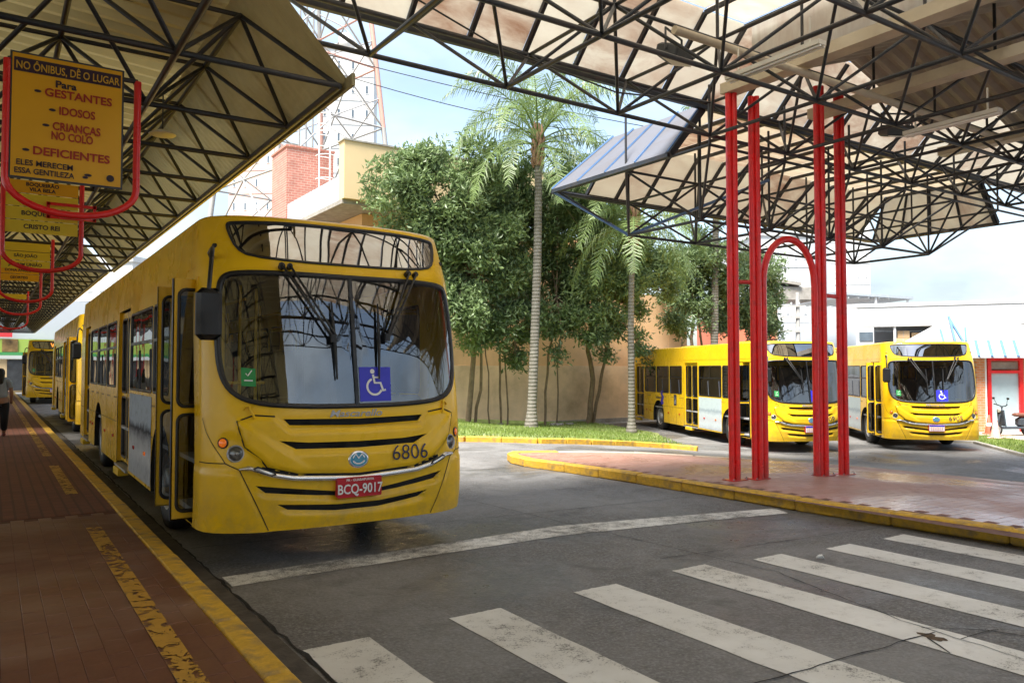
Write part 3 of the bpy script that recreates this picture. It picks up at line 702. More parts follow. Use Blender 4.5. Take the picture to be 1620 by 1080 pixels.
def inset(p, dd):
    s = 1 if area(p) > 0 else -1; q = []
    for i in range(len(p)):
        a = Vector(p[i - 1]); b = Vector(p[i]); c = Vector(p[(i + 1) % len(p)])
        n1 = Vector((-(b - a).y, (b - a).x)).normalized(); n2 = Vector((-(c - b).y, (c - b).x)).normalized(); n = (n1 + n2)
        n = n.normalized() if n.length > 1e-6 else n1; k = 1 / max(.5, n.dot(n1)); q.append(tuple(b + n * dd * s * k))
    return q
def mirror(h): return h + [(-x, z) for x, z in reversed(h) if abs(x) > 1e-6]
def rrect(t0, t1, z0, z1, r, n=4):
    q = []
    for cx, cz, a0 in ((t1 - r, z0 + r, -90), (t1 - r, z1 - r, 0), (t0 + r, z1 - r, 90), (t0 + r, z0 + r, 180)):
        for k in range(n + 1): a = R(a0 + 90 * k / n); q.append((cx + r * math.cos(a), cz + r * math.sin(a)))
    return q
def patch(name, poly, holes, step, m, parent, e=0., relief=None, flip=False, smooth=True, f=None):
    V, F = fill2d(poly, holes, step); mb = MB(); F = [tuple(x) for x in F]; ff = f or on
    mb.add([ff(t, z, e + (relief(t, z) if relief else 0)) for t, z in V], F if not flip else [x[::-1] for x in F], smooth)
    return mb.build(name, m, parent)
def band(name, outer, inner, m, parent, e=.012, depth=.03, f=None, lip=0.):
    """a proud ring between two loops of equal length"""
    ff = f or on; n = len(outer); vs = [ff(t, z, -.005) for t, z in outer] + [ff(t, z, e) for t, z in outer] + [ff(t, z, e - lip) for t, z in inner] + [ff(t, z, -depth) for t, z in inner]; fs = []
    s = area(outer) > 0
    for k in range(3):
        for i in range(n):
            j = (i + 1) % n; q = (k * n + i, k * n + j, (k + 1) * n + j, (k + 1) * n + i); fs.append(q if s else q[::-1])
    mb = MB(); mb.add(vs, fs, True); return mb.build(name, m, parent)
def ribbon(name, pts, w, m, parent, e=.003, f=None, closed=False):
    ff = f or on; p = dens(pts, .04)
    if not closed: p = p[:p.index(min(p, key=lambda q: math.hypot(q[0] - pts[-1][0], q[1] - pts[-1][1]))) + 1]
    vs = []; fs = []
    for i, q in enumerate(p):
        a = p[max(0, i - 1)]; b = p[min(len(p) - 1, i + 1)]; d_ = Vector((b[0] - a[0], b[1] - a[1])).normalized(); n = Vector((-d_.y, d_.x)) * w / 2
        vs += [ff(q[0] + n.x, q[1] + n.y, e), ff(q[0] - n.x, q[1] - n.y, e)]
    for i in range(len(p) - 1): fs.append((2 * i, 2 * i + 1, 2 * i + 3, 2 * i + 2))
    mb = MB(); mb.add(vs, fs, True); return mb.build(name, m, parent)
def text_on(s, size, t, z, m, parent, name, e=.004, **k):
    me = text_mesh(s, size, m, **k); me.transform(Matrix.Identity(4))
    for v in me.vertices: p = on(t + v.co.x, z + v.co.y, e + v.co.z + max(relief(t + v.co.x, z + v.co.y), relief(t, z))); v.co = p
    me.update(); return link(name, me, parent)

# outlines measured on the front (lateral arc, height)
WS = mirror([(0, 1.345), (.5, 1.35), (.92, 1.385), (1.12, 1.50), (1.205, 1.70), (1.215, 2.0), (1.195, 2.35), (1.16, 2.52), (1.0, 2.565), (.5, 2.565), (0, 2.56)])
DS = mirror([(0, 2.645), (.5, 2.65), (.90, 2.685), (1.02, 2.76), (1.09, 2.92), (1.10, 3.0), (1.04, 3.02), (.5, 3.035), (0, 3.035)])
WSo = dens(chaikin(WS, 2), .06); WSi = inset(WSo, .042); DSo = dens(chaikin(DS, 1), .06); DSi = inset(DSo, .022)
def sym(pts): return [(-x, z) for x, z in reversed(pts)] + [p for p in pts if p[0] > 0 or True]
S1 = [(-.66, 1.268), (-.61, 1.215), (0, 1.198), (.61, 1.215), (.66, 1.268), (0, 1.255)]
S2 = [(-.70, 1.085), (-.56, 1.012), (0, .998), (.56, 1.012), (.70, 1.085), (.45, 1.062), (0, 1.055), (-.45, 1.062)]
S3 = [(-.89, .715), (-.81, .648), (-.2, .583), (.2, .583), (.81, .655), (.89, .725), (.2, .628), (-.2, .628)]
S4 = [(-.71, .548), (-.62, .492), (-.2, .452), (.2, .452), (.62, .500), (.71, .560), (.2, .512), (-.2, .512)]
HOOD = [(-.90, 1.305), (-.73, 1.292), (-.62, 1.20), (0, 1.182), (.62, 1.20), (.73, 1.292), (.92, 1.315), (1.06, 1.27), (1.01, 1.06), (.84, .92), (.79, .875), (.55, .80), (0, .768), (-.55, .80), (-.80, .865), (-.85, .935), (-.98, 1.04), (-1.04, 1.255)]
def segd(p, a, b):
    ax, ay = b[0] - a[0], b[1] - a[1]; q = max(0, min(1, ((p[0] - a[0]) * ax + (p[1] - a[1]) * ay) / (ax * ax + ay * ay + 1e-12)))
    return math.hypot(p[0] - a[0] - q * ax, p[1] - a[1] - q * ay)
def pdist(p, pl): return min(segd(p, pl[i], pl[(i + 1) % len(pl)]) for i in range(len(pl)))
LIPS = [(.61, [(-.62, 1.20), (0, 1.19), (.62, 1.20)], .052), (.56, [(-.66, 1.05), (-.56, 1.01), (0, .998), (.56, 1.01), (.66, 1.05)], .06),
        (.85, [(-.87, .68), (-.81, .648), (-.2, .583), (.2, .583), (.81, .655), (.87, .69)], .045), (.66, [(-.68, .52), (-.62, .492), (-.2, .452), (.2, .452), (.62, .5), (.68, .53)], .045)]
def relief(t, z):
    if z > 1.34: return 0.
    r = 0.
    if abs(t) < 1.08 and z > .74:
        d_ = pdist((t, z), HOOD)
        if inpoly(t, z, HOOD): r += .016 * sm(0, .035, d_)
        k = abs(t) * .62 + .62
        if inpoly(t, z, HOOD): r += .014 * sm(-.02, .04, (z - (1.27 - .36 * (1.02 - abs(t)) / .5)) * -1) * sm(.3, .6, abs(t))
    for tw, ln, hh in LIPS:
        if abs(t) < tw + .05 and ln[0][1] + .05 > z > ln[len(ln) // 2][1] - .16:
            zz = float(np.interp(t, [p[0] for p in ln], [p[1] for p in ln])); dz = zz - z
            if -.002 <= dz < hh + .02: r -= .030 * (1 - sm(0, hh, dz)) * sm(tw + .05, tw - .02, abs(t))
    if z < .84:                                    # bumper corner crease
        r += .012 * sm(.0, .05, abs(t) - (1.02 - (.86 - z) * .48)) * sm(.9, .80, z)
    if abs(t) > .98 and .88 < z < 1.22: r -= .014 * sm(.16, .06, math.hypot((abs(t) - 1.10), (z - 1.03) * 1.0))
    return r
def circ(t, z, r, n=20): return [(t + r * math.cos(6.2832 * k / n), z + r * math.sin(6.2832 * k / n)) for k in range(n)]

DOORS = [(.70, 1.80), (4.95, 6.15), (10.45, 11.5)]
DZ0, DZ1 = .36, 2.52
WZ0, WZ1 = 1.42, 2.42
WIN_D = [(2.0, 3.0), (3.06, 4.85), (6.35, 7.55), (7.63, 8.95), (9.03, 10.3)]
WIN_S = [(1.3, 2.6), (2.75, 4.1), (4.25, 5.6), (5.75, 7.1), (7.25, 8.6), (8.75, 10.1), (10.25, 11.6)]
WHEELS = [2.45, 8.75]
def arch(y): return [(ty(y) - .58, .28), (ty(y) - .58, .62)] + [(ty(y) - .58 * math.cos(math.pi * k / 10), .62 + .50 * math.sin(math.pi * k / 10)) for k in range(1, 10)] + [(ty(y) + .58, .62), (ty(y) + .58, .28)]

def make_bus():
    root = thing('city_bus', 'yellow city bus', 'bus')
    Y = M['yellow']; K = M['black']
    # front shell in one piece below, with openings
    tf = ty(.70) - .03
    low = dens([(-tf, .32), (tf, .32), (tf, 3.06), (-tf, 3.06)], .10)
    lights = [circ(s * 1.055, .985, .064) for s in (-1, 1)] + [circ(s * 1.165, 1.075, .043, 14) for s in (-1, 1)]
    body = patch('front_panel', low, [WSo, DSo, dens(S1, .08), dens(S2, .08), dens(S3, .08), dens(S4, .08)] + lights, (.027, .024), Y, root, 0, relief)
    for o_, nm in ((S1, 0), (S2, 1), (S3, 2), (S4, 3)):
        patch('grille_slot', dens(inset(o_, -.012), .08), [], .12, M['slot'], root, -.035)
    # number plate, badge and lettering
    ribbon('panel_gap', HOOD[5:] + HOOD[:2], .013, M['slot'], body, .017 * .0 + .004, lambda t, z, e: on(t, z, e + relief(t, z)))
    ribbon('panel_gap', [(-.84, .862), (-.55, .785), (0, .752), (.55, .785), (.84, .872)], .026, M['slot'], body, .006)
    for s in (-1, 1):
        ribbon('panel_gap', [(s * 1.46, .905), (s * 1.14, .905), (s * 1.02, .85), (s * .77, .33)], .008, M['slot'], body, .005, lambda t, z, e: on(t, z, e + relief(t, z)))
        ribbon('panel_gap', [(s * 1.39, 1.28), (s * 1.33, 1.16), (s * 1.14, .905)], .006, M['slot'], body, .004, lambda t, z, e: on(t, z, e + relief(t, z)))
        mb = MB(); a = on(s * .93, 1.385, .012); mb.tube([a, a + Vector((0, -.012, -.03)), on(s * .90, 1.30, .03), on(s * .90, 1.275, .012)], .010, 6); mb.tube([a, on(s * .97, 1.375, .014), on(s * .985, 1.35, .008)], .009, 6); mb.build('hinge_arm', Y, root)
    # silver strip
    top = [(-1.02, .868), (-.94, .888), (-.76, .828), (-.57, .792), (0, .757), (.57, .792), (.76, .83), (.93, .898), (1.03, .892)]
    bot = [(-1.01, .848), (-.93, .842), (-.76, .778), (-.57, .738), (0, .705), (.57, .738), (.76, .778), (.93, .85), (1.01, .862)]
    V = []; Fc = []; n = 0
    tt_ = np.linspace(0, 1, 61); A = [(np.interp(k, np.linspace(0, 1, 9), [p[0] for p in top]), np.interp(k, np.linspace(0, 1, 9), [p[1] for p in top])) for k in tt_]
    B = [(np.interp(k, np.linspace(0, 1, 9), [p[0] for p in bot]), np.interp(k, np.linspace(0, 1, 9), [p[1] for p in bot])) for k in tt_]
    for a, b in zip(A, B):
        for k, e in ((0, .0), (.12, .03), (.5, .042), (.88, .03), (1, .0)): V.append(on(float(a[0] + (b[0] - a[0]) * k), float(a[1] + (b[1] - a[1]) * k), e))
    for i in range(60):
        for k in range(4): Fc.append((i * 5 + k, i * 5 + k + 1, (i + 1) * 5 + k + 1, (i + 1) * 5 + k))
    mb = MB(); mb.add(V, [f[::-1] for f in Fc], True); strip = mb.build('bumper_strip', M['chrome'], root)
    for s in (-1, 1):
        pl = [(s * .90, .862), (s * .87, .876), (s * .74, .826), (s * .73, .805), (s * .76, .80), (s * .89, .847)]
        patch('running_lamp_bezel', dens(inset(pl, -.006), .05), [], .06, K, strip, .041, flip=s > 0 and False); patch('running_lamp', dens(inset(pl, .008), .05), [], .06, M['lens'], strip, .046)
        # headlight and indicator
        nrm = SN(s * 1.055, .985); rot = Vector((0, 0, 1)).rotation_difference(nrm).to_matrix().to_4x4()
        def disc(name, t, z, prof, m, par):
            nr = SN(t, z); rt = Vector((0, 0, 1)).rotation_difference(nr).to_matrix().to_4x4(); mb = MB(); mb.lathe(prof, 20); me = mb.mesh(name, m); me.transform(Matrix.Translation(on(t, z, relief(t, z))) @ rt); return link(name, me, par)
        h = disc('headlight', s * 1.055, .985, [(.075, .004), (.068, .012), (.060, .004), (.052, -.035), (.02, -.055), (0, -.058)], M['steel'], root)
        disc('lens', s * 1.055, .985, [(.060, -.004), (.045, .006), (.02, .012), (0, .013)], M['lensglass'], h)
        disc('bulb', s * 1.055, .985, [(.016, -.05), (.016, -.015), (0, -.008)], M['lens'], h)
        i_ = disc('indicator', s * 1.165, 1.075, [(.048, .0), (.044, .012), (.038, .012), (.036, .006)], K, root)
        disc('lens', s * 1.165, 1.075, [(.037, .008), (.03, .016), (.015, .02), (0, .021)], M['amber'], i_)
        disc('marker_lamp', s * 1.21, 2.79, [(.0, .014), (.018, .012), (.024, 0), (.03, -.002)], K, root)
    plate = patch('plate_backing', rrect(-.215, .195, .575, .745, .012), [], .3, M['platered'], root, .055)
    band('plate_edge', rrect(-.215, .195, .575, .745, .012), inset(rrect(-.215, .195, .575, .745, .012), .006), M['platered'], plate, .058, .0)
    lg = on(-.01, .895, .012)
    badge = link('badge', None_mesh(M['chrome'], [(.098, 0, .078), (.090, .012, .070), (.080, .012, .060)], lg), root)
    patch('badge_face', [(-.01 + .082 * math.cos(6.2832 * k / 24), .895 + .062 * math.sin(6.2832 * k / 24)) for k in range(24)], [], .3, M['bluelight'], badge, .022)
    mk = []
    for k in range(13): a = R(200 + 140 * k / 12); mk.append((-.01 + .055 * math.cos(a), .90 + .042 * math.sin(a)))
    ribbon('badge_mark', mk, .014, M['chrome'], badge, .026)
    ribbon('badge_mark', [(-.065, .91), (-.04, .945), (-.01, .905), (.02, .945), (.045, .91)], .012, M['chrome'], badge, .026)
    # windscreen
    gk = band('windshield_gasket', WSo, WSi, K, root, .014, .03, lip=.006)
    for s in (-1, 1):
        half = [p for p in WSi if p[0] * s >= .0]
        half = sorted(half, key=lambda p: math.atan2(p[1] - 1.95, (p[0] - s * .6)))
        zt = max(p[1] for p in WSi if abs(p[0]) < .1); zb = min(p[1] for p in WSi if abs(p[0]) < .1)
        pl = [q for q in half if abs(q[0]) > .03]; pl = sorted(pl + [(s * .012, zb), (s * .012, zt)], key=lambda p: math.atan2(p[1] - 1.95, (p[0] - s * .6)))
        patch('windshield_pane', pl, [], .07, M['glass'], root, -.004)
    ribbon('windshield_divider', [(0, 1.375), (0, 2.54)], .034, K, gk, .010)
    # destination box
    dk = band('destination_gasket', DSo, DSi, K, root, .012, .03, lip=.004)
    patch('destination_glass', DSi, [], .07, M['destglass'], root, -.004)
    mb = MB(); mb.box((0, .62, 2.84), (1.9, .04, .36)); mb.build('destination_backing', M['slot'], root)
    # wipers: two arms each and a blade
    for (p1, p2, j, b0, b1) in [((-.63, 2.60), (-.56, 2.60), (-.21, 1.96), (-.20, 2.30), (-.185, 1.60)), ((.61, 2.61), (.70, 2.61), (.31, 1.98), (.25, 2.30), (.215, 1.60))]:
        mb = MB(); mb.tube([on(*p1, .02), on(*p1, .06), on(*j, .06)], .012, 6); mb.tube([on(*p2, .02), on(*p2, .055), on(j[0] + .03, j[1] + .02, .05)], .011, 6)
        mb.tube([on(*p1, .0), on(*p1, .05)], .03, 8); mb.tube([on(*p2, .0), on(*p2, .05)], .026, 8); mb.box(on(j[0], j[1], .055), (.05, .03, .07))
        wp = mb.build('wiper', K, root); mb = MB(); mb.tube([on(*b0, .026), on(b0[0] * .5 + b1[0] * .5, (b0[1] + b1[1]) / 2, .035), on(*b1, .026)], [.008, .017, .008], 6); mb.build('wiper_blade', K, wp)
    # sides
    for s in (-1, 1):
        holes = []; outl = [(tf, .32)]
        for y in WHEELS:
            a = [(t, z) for t, z in arch(y)]; a[0] = (a[0][0], .32); a[-1] = (a[-1][0], .32); outl += a
        outl += [(TR, .32), (TR, 3.06), (tf, 3.06)]
        wins = WIN_D if s < 0 else WIN_S
        for a, b in wins: holes.append(rrect(ty(a), ty(b), WZ0, WZ1, .07))
        if s < 0:
            for a, b in DOORS: holes.append([(ty(a), DZ0 - .03), (ty(b), DZ0 - .03), (ty(b), DZ1), (ty(a), DZ1)])
        mk_ = lambda pl: [(s * t, z) for t, z in pl]
        side = patch('side_panel', mk_(dens(outl, .3)), [mk_(dens(h, .3)) for h in holes], (.45, .3), Y, root, 0, None, False, True)
        for i, (a, b) in enumerate(wins):
            ou = mk_(rrect(ty(a), ty(b), WZ0, WZ1, .07)); inn = mk_(rrect(ty(a) + .03, ty(b) - .03, WZ0 + .03, WZ1 - .03, .05))
            wf = band('window_frame', ou, inn, K, root, .006, .03)
            patch('window_pane', inn, [], .6, M['sideglass'], wf, -.012)
            zm = WZ0 + (WZ1 - WZ0) * .60
            ribbon('sash_bar', [(s * (ty(a) + .03), zm), (s * (ty(b) - .03), zm)], .035, K, wf, .002)
            ribbon('sash_bar', [(s * (ty((a + b) / 2)), zm), (s * (ty((a + b) / 2)), WZ1 - .03)], .025, K, wf, .002) if b - a > 1.25 else None
        ribbon('side_gap', [(s * (tf + .1), .93), (s * (TR - .1), .93)], .008, M['slot'], side, .003) if s > 0 else [ribbon('side_gap', [(s * ty(a), .93), (s * ty(b), .93)], .008, M['slot'], side, .003) for a, b in ((1.9, 4.9), (6.2, 10.4), (11.55, 12.2))]
        for yy in ((3.5, 4.4, 6.6, 7.7, 9.7, 10.1) if s < 0 else (1.5, 3.5, 5.5, 7.5, 9.7, 11.5)):
            mb = MB(); mb.box(on(s * ty(yy), .70, .006), (.02, .10, .045), None, .006); mb.build('side_marker', M['red_lens'] if yy > 4 else M['amber'], side)
        if s < 0:
            for yy in (3.2, 4.15, 6.9, 9.85): ribbon('side_gap', [(s * ty(yy), .34), (s * ty(yy), .93)], .007, M['slot'], side, .003)
            pl = dens([(s * ty(3.06), .36), (s * ty(3.06), 1.38), (s * ty(4.85), 1.38), (s * ty(4.85), .36)], .5); patch('advert_panel', pl, [], .6, M['advert'], side, .004)
        for y in WHEELS:
            a = mk_(arch(y)); mb = MB(); n = len(a)
            vs = [on(t, max(z, .32), .004) for t, z in a] + [S(t, max(z, .32)) * 1 for t, z in a]
            for i in range(n): vs[n + i] = Vector((vs[i].x * .62, vs[i].y, vs[i].z))
            mb.add(vs, [(i, i + 1, n + i + 1, n + i) for i in range(n - 1)], True); mb.build('wheel_well', M['slot'], side)
    # rear
    rp = []
    pl = dens([(TR, .32), (TMAX, .32), (TMAX, 3.06), (TR, 3.06)], .15); patch('rear_panel', pl, [], .3, Y, root); patch('rear_panel', [(-t, z) for t, z in pl], [], .3, Y, root)
    mb = MB(); mb.box((0, BL + .005, 2.1), (2.0, .02, .9), None, .01); mb.build('rear_window', M['window'], root)
    # roof
    rings = [(3.06, 0), (3.072, .012), (3.084, .035), (3.094, .08), (3.102, .16), (3.108, .30), (3.112, .45)]
    ts = [TMAX * k / 60 for k in range(0, 61)]; ts = sorted(set([round(x, 4) for x in list(np.linspace(0, TF + .2, 26)) + list(np.linspace(TF + .8, TR, 14)) + list(np.linspace(TR + .05, TMAX, 12))]))
    ts = [-t for t in reversed(ts[:-1]) if t > 0] + ts
    vs = []; fs = []; n = len(ts)
    for z, e in rings:
        for t in ts:
            p = S(t, 3.06); nn = SN(t, 3.06); nn.z = 0; nn.normalize(); q = p - nn * e; q.z = z; q.y = max(q.y, .6 if False else q.y); vs.append(q)
    for k in range(len(rings) - 1):
        for i in range(n):
            j = (i + 1) % n; fs.append((k * n + i, k * n + j, (k + 1) * n + j, (k + 1) * n + i))
    base = (len(rings) - 1) * n; mid = n // 2
    for i in range(n // 2):
        a, b, c, d_ = base + i, base + i + 1, base + n - 2 - i, base + n - 1 - i
        if b < c: fs.append((a, b, c, d_))
    mb = MB(); mb.add(vs, fs, True); rf = mb.build('roof', Y, root)
    for yy in (3.4, 8.2): mb = MB(); mb.box((0, yy, 3.14), (.75, .85, .08), None, .03); mb.build('roof_hatch', M['yellow'], rf)
    ribbon('roof_seam', [(-(TF + .30), 2.62), (-(TF + .30), 3.05)], .008, M['slot'], rf, .003); ribbon('roof_seam', [(-ty(.6), 2.62), (-ty(12.2), 2.62)], .012, M['yellow'], rf, .006)
    # underfloor and interior
    mb = MB(); mb.box((0, 6.5, .52), (2.0, 11.2, .12)); mb.box((0, 6.6, .34), (1.0, 10.4, .25)); mb.build('chassis', M['slot'], root)
    mb = MB(); mb.box((0, 6.5, .86), (2.40, 11.7, .04)); fl = mb.build('cabin_floor', M['interior'], root)
    mb = MB(); mb.box((0, 6.5, 2.62), (2.34, 11.4, .03)); mb.build('cabin_ceiling', M['interior'], root)
    # dashboard, steering wheel, driver seat and bulkhead
    dv = [(-1.12, .42, 1.30), (1.12, .42, 1.30), (1.12, .30, .80), (-1.12, .30, .80), (-1.05, .95, 1.22), (1.05, .95, 1.22), (1.05, .95, .80), (-1.05, .95, .80), (-.7, .24, 1.30), (.7, .24, 1.30), (.7, .2, .8), (-.7, .2, .8)]
    mb = MB(); mb.add(dv, [(8, 9, 1, 5, 4, 0), (4, 5, 6, 7), (0, 3, 11, 8), (1, 9, 10, 2), (8, 11, 10, 9), (0, 4, 7, 3), (1, 2, 6, 5)]); mb.tube([(.35, .85, 1.27), (.5, .78, 1.36), (.95, .78, 1.36), (1.05, .85, 1.27)], .07, 8); mb.build('dashboard', M['dash'], root)
    mb = MB(); pts = [(.62 + .22 * math.cos(6.2832 * k / 20), 1.0 + .10 * math.sin(6.2832 * k / 20), 1.42 + .2 * math.sin(6.2832 * k / 20)) for k in range(21)]; mb.tube(pts, .016, 6, False); mb.tube([(.62, .95, 1.2), (.62, 1.0, 1.42)], .03, 6); mb.tube([(.42, 1.0, 1.42), (.82, 1.0, 1.42)], .014, 6); mb.build('steering_wheel', K, root)
    mb = MB(); mb.box((.62, 1.55, 1.2), (.48, .48, .14), None, .05); mb.box((.62, 1.8, 1.62), (.46, .12, .75), Matrix.Rotation(-.15, 3, 'X'), .05); mb.box((.62, 1.86, 2.06), (.28, .1, .2), None, .04); mb.build('driver_seat', M['seatblk'], root)
    mb = MB(); mb.box((.70, 2.15, 1.6), (1.0, .05, 1.5)); mb.build('driver_bulkhead', M['seatblk'], root)
    for yy in list(arange(3.0, 11.0, .85)):
        for xx in (-.85, .85):
            if xx < 0 and (4.6 < yy < 6.4 or 10.2 < yy < 11.8): continue
            mb = MB(); mb.box((xx, yy, 1.28), (.8, .42, .08), None, .03); mb.box((xx, yy + .24, 1.62), (.8, .06, .66), Matrix.Rotation(-.12, 3, 'X'), .03); mb.box((xx, yy, 1.06), (.5, .3, .36)); mb.build('passenger_seat', M['seatblk'], root)
    for xx, yy in ((-.55, 2.0), (-.95, 1.95), (-.3, 2.3), (-.5, 4.7), (.4, 4.7), (-.5, 6.4), (.4, 6.6), (-.5, 8.5), (.4, 8.9), (-.5, 10.3)):
        mb = MB(); mb.tube([(xx, yy, .88), (xx, yy, 2.60)], .018, 6); mb.build('grab_pole', M['rail'], root)
    for (a, b) in (((-1.0, 1.95, 1.55), (-.3, 1.95, 1.55)), ((-.5, 2.0, 2.45), (-.5, 11, 2.45)), ((.45, 2.4, 2.45), (.45, 11, 2.45)), ((-.95, 1.98, 1.2), (-.3, 1.98, 1.2))):
        mb = MB(); mb.tube([a, b], .018, 6); mb.build('handrail', M['rail'], root)
    # turnstile and fare post near the door
    mb = MB(); mb.box((-.45, 2.7, 1.3), (.3, .3, .9), None, .03); mb.box((-.45, 2.55, 1.85), (.2, .12, .3), None, .02); mb.build('fare_machine', M['seatblk'], root)
    # wheels
    for y in WHEELS:
        for s in (-1, 1):
            wl = bpy.data.objects.new('wheel', None); COL.objects.link(wl); wl.parent = root; KIDS.setdefault(root.name, []).append(wl); wl.location = (s * 1.06, y, .50); wl.rotation_euler = (0, 0, 0 if s < 0 else math.pi)
            mb = MB(); mb.lathe([(.30, -.12), (.40, -.135), (.475, -.125), (.50, -.09), (.50, .09), (.475, .125), (.3, .12)], 36, 'X'); mb.build('tyre', M['tyre'], wl)
            mb = MB(); mb.lathe([(.30, -.125), (.285, -.115), (.27, -.06), (.20, -.045), (.14, -.075), (.13, -.125), (.05, -.135), (0, -.135)], 28, 'X')
            for k in range(10): a = 6.2832 * k / 10; mb.tube([(-.05, .235 * math.cos(a), .235 * math.sin(a)), (-.10, .235 * math.cos(a), .235 * math.sin(a))], .02, 6)
            mb.build('rim', M['steel'], wl)
    # mid and rear doors: two leaves each, set back in the opening
    def leaf(name, wdt, h, par, Mx):
        o = bpy.data.objects.new(name, None); COL.objects.link(o); o.parent = par; KIDS.setdefault(par.name, []).append(o); o.matrix_local = Mx
        flat = lambda t, z, e=0.: Vector((t, -e, z))
        zs = [(.08, h * .43), (h * .47, h - .10)]; hs = [rrect(.055, wdt - .055, a, b, .06) for a, b in zs]
        outl = dens([(0, 0), (wdt, 0), (wdt, h), (0, h)], .4)
        for e in (.018, -.018):
            patch('leaf_panel', outl, hs, .4, M['yellow'], o, e, f=flat, flip=e < 0, smooth=False)
        mb = MB(); mb.box((.004, 0, h / 2), (.012, .036, h)); mb.box((wdt - .004, 0, h / 2), (.012, .036, h)); mb.box((wdt / 2, 0, .006), (wdt, .036, .012)); mb.build('leaf_edge', K, o)
        for (a, b) in zs:
            ou = rrect(.035, wdt - .035, a - .02, b + .02, .075); inn = rrect(.062, wdt - .062, a + .007, b - .007, .055)
            gs = band('pane_gasket', ou, inn, K, o, .026, .0, f=flat); band('pane_gasket', ou, inn, K, o, .026, .0, f=lambda t, z, e=0.: Vector((t, e, z)))
            patch('door_pane', inn, [], .5, M['sideglass'], o, 0, f=flat, smooth=False)
        return o
    hh = DZ1 - DZ0 - .03
    for (a, b) in DOORS[1:]:
        wd = (b - a) / 2 - .015
        for k in range(2): leaf('door_leaf', wd, hh, root, Matrix.Translation((-1.175, b - .005 - k * (wd + .02), DZ0 + .01)) @ Matrix.Rotation(-math.pi / 2, 4, 'Z'))
        mb = MB(); mb.box((-1.2, (a + b) / 2, DZ0 - .035), (.16, b - a, .03)); mb.build('door_sill', M['steel'], root)
        for yy, sg in ((a, 1), (b, -1)):
            mb = MB(); mb.box((-1.205, yy + sg * .008, (DZ0 + DZ1) / 2), (.075, .012, DZ1 - DZ0)); mb.build('door_jamb', M['yellow'], root)
        mb = MB(); mb.box((-1.25, (a + b) / 2 + .1, .27), (.14, .5, .10), None, .01); mb.build('step_plate', M['rail'], root)
    # front door stands open: leaves folded square to the side
    a, b = DOORS[0]
    leaf('open_door_leaf', .46, hh, root, Matrix.Translation((-1.43, a + .10, DZ0 + .01)) @ Matrix.Rotation(R(6), 4, 'Z'))
    leaf('open_door_leaf', .44, hh, root, Matrix.Translation((-1.42, b - .14, DZ0 + .01)) @ Matrix.Rotation(R(-4), 4, 'Z'))
    for yy, sg in ((a, 1), (b, -1)):
        mb = MB(); mb.box((-1.19, yy + sg * .012, (DZ0 + DZ1) / 2), (.11, .02, DZ1 - DZ0)); mb.build('door_jamb', K if sg < 0 else M['yellow'], root)
    mb = MB(); mb.box((-.95, (a + b) / 2, .40), (.5, b - a, .05)); mb.box((-.55, (a + b) / 2, .62), (.4, b - a, .05)); mb.build('entry_step', M['interior'], root)
    # mirrors
    for s in (-1,):
        mb = MB(); c = Vector((s * 1.30, -.02, 2.14)) if s < 0 else Vector((s * 1.42, .42, 2.05)); mb.box(c, (.20, .10, .42), None, .045); mr_ = mb.build('mirror', K, root)
        mb = MB(); mb.tube([(s * 1.14, .62, 2.66), (s * 1.2, .45, 2.70), (s * 1.24, .15, 2.70), (c.x - s * .02, c.y, 2.62), (c.x, c.y, 2.34)], .018, 8); mb.build('mirror_arm', K, mr_)
        mb = MB(); mb.box(c + Vector((0, .056, 0)), (.16, .008, .36), None, .02); mb.build('mirror_glass', M['chrome'], mr_)
    # stickers behind the glass
    st = patch('access_sticker', [(.03, 1.405), (.335, 1.405), (.345, 1.715), (.035, 1.715)], [], .2, M['blue'], root, .001)
    ring = [(.175 + .072 * math.cos(R(a_)), 1.535 + .072 * math.sin(R(a_))) for a_ in range(110, 341, 15)]
    ribbon('wheelchair_symbol', ring, .020, M['white'], st, .005); ribbon('wheelchair_symbol', [(.165, 1.645), (.178, 1.57), (.235, 1.57), (.258, 1.50), (.285, 1.508)], .022, M['white'], st, .005); ribbon('wheelchair_symbol', [(.17, 1.62), (.225, 1.62)], .016, M['white'], st, .006)
    patch('wheelchair_symbol', circ(.16, 1.675, .022, 12), [], .2, M['white'], st, .005)
    gs = patch('green_sticker', [(-.995, 1.555), (-.875, 1.545), (-.875, 1.70), (-.995, 1.71)], [], .2, M['green'], root, .001)
    ribbon('tick', [(-.955, 1.66), (-.94, 1.638), (-.905, 1.685)], .010, M['white'], gs, .004); ribbon('tick_ring', circ(-.936, 1.658, .034, 14) + [(-.902, 1.658)], .004, M['white'], gs, .004); ribbon('print_line', [(-.97, 1.60), (-.90, 1.597)], .012, M['white'], gs, .004)
    text_on('Mascarello', .085, -.02, 1.30, M['greytxt'], root, 'maker_lettering', .006, shear=.3, bold=.0008, xs=1.35, ext=.002)
    return root
def None_mesh(m, prof, c):
    vs = []; fs = []; n = 28
    for k in range(n):
        a = 6.2832 * k / n
        for (rx, dy, rz) in prof: vs.append(c + Vector((rx * math.cos(a), -dy, rz * math.sin(a))))
    q = len(prof)
    for k in range(n):
        j = (k + 1) % n
        for i in range(q - 1): fs.append((k * q + i, j * q + i, j * q + i + 1, k * q + i + 1))
    mb = MB(); mb.add(vs, fs, True); return mb.mesh('badge', m)
M['lensglass'] = glass('clear_lens_glass', (.85, .85, .83), .05, 1.5, .08)
bus0 = make_bus()
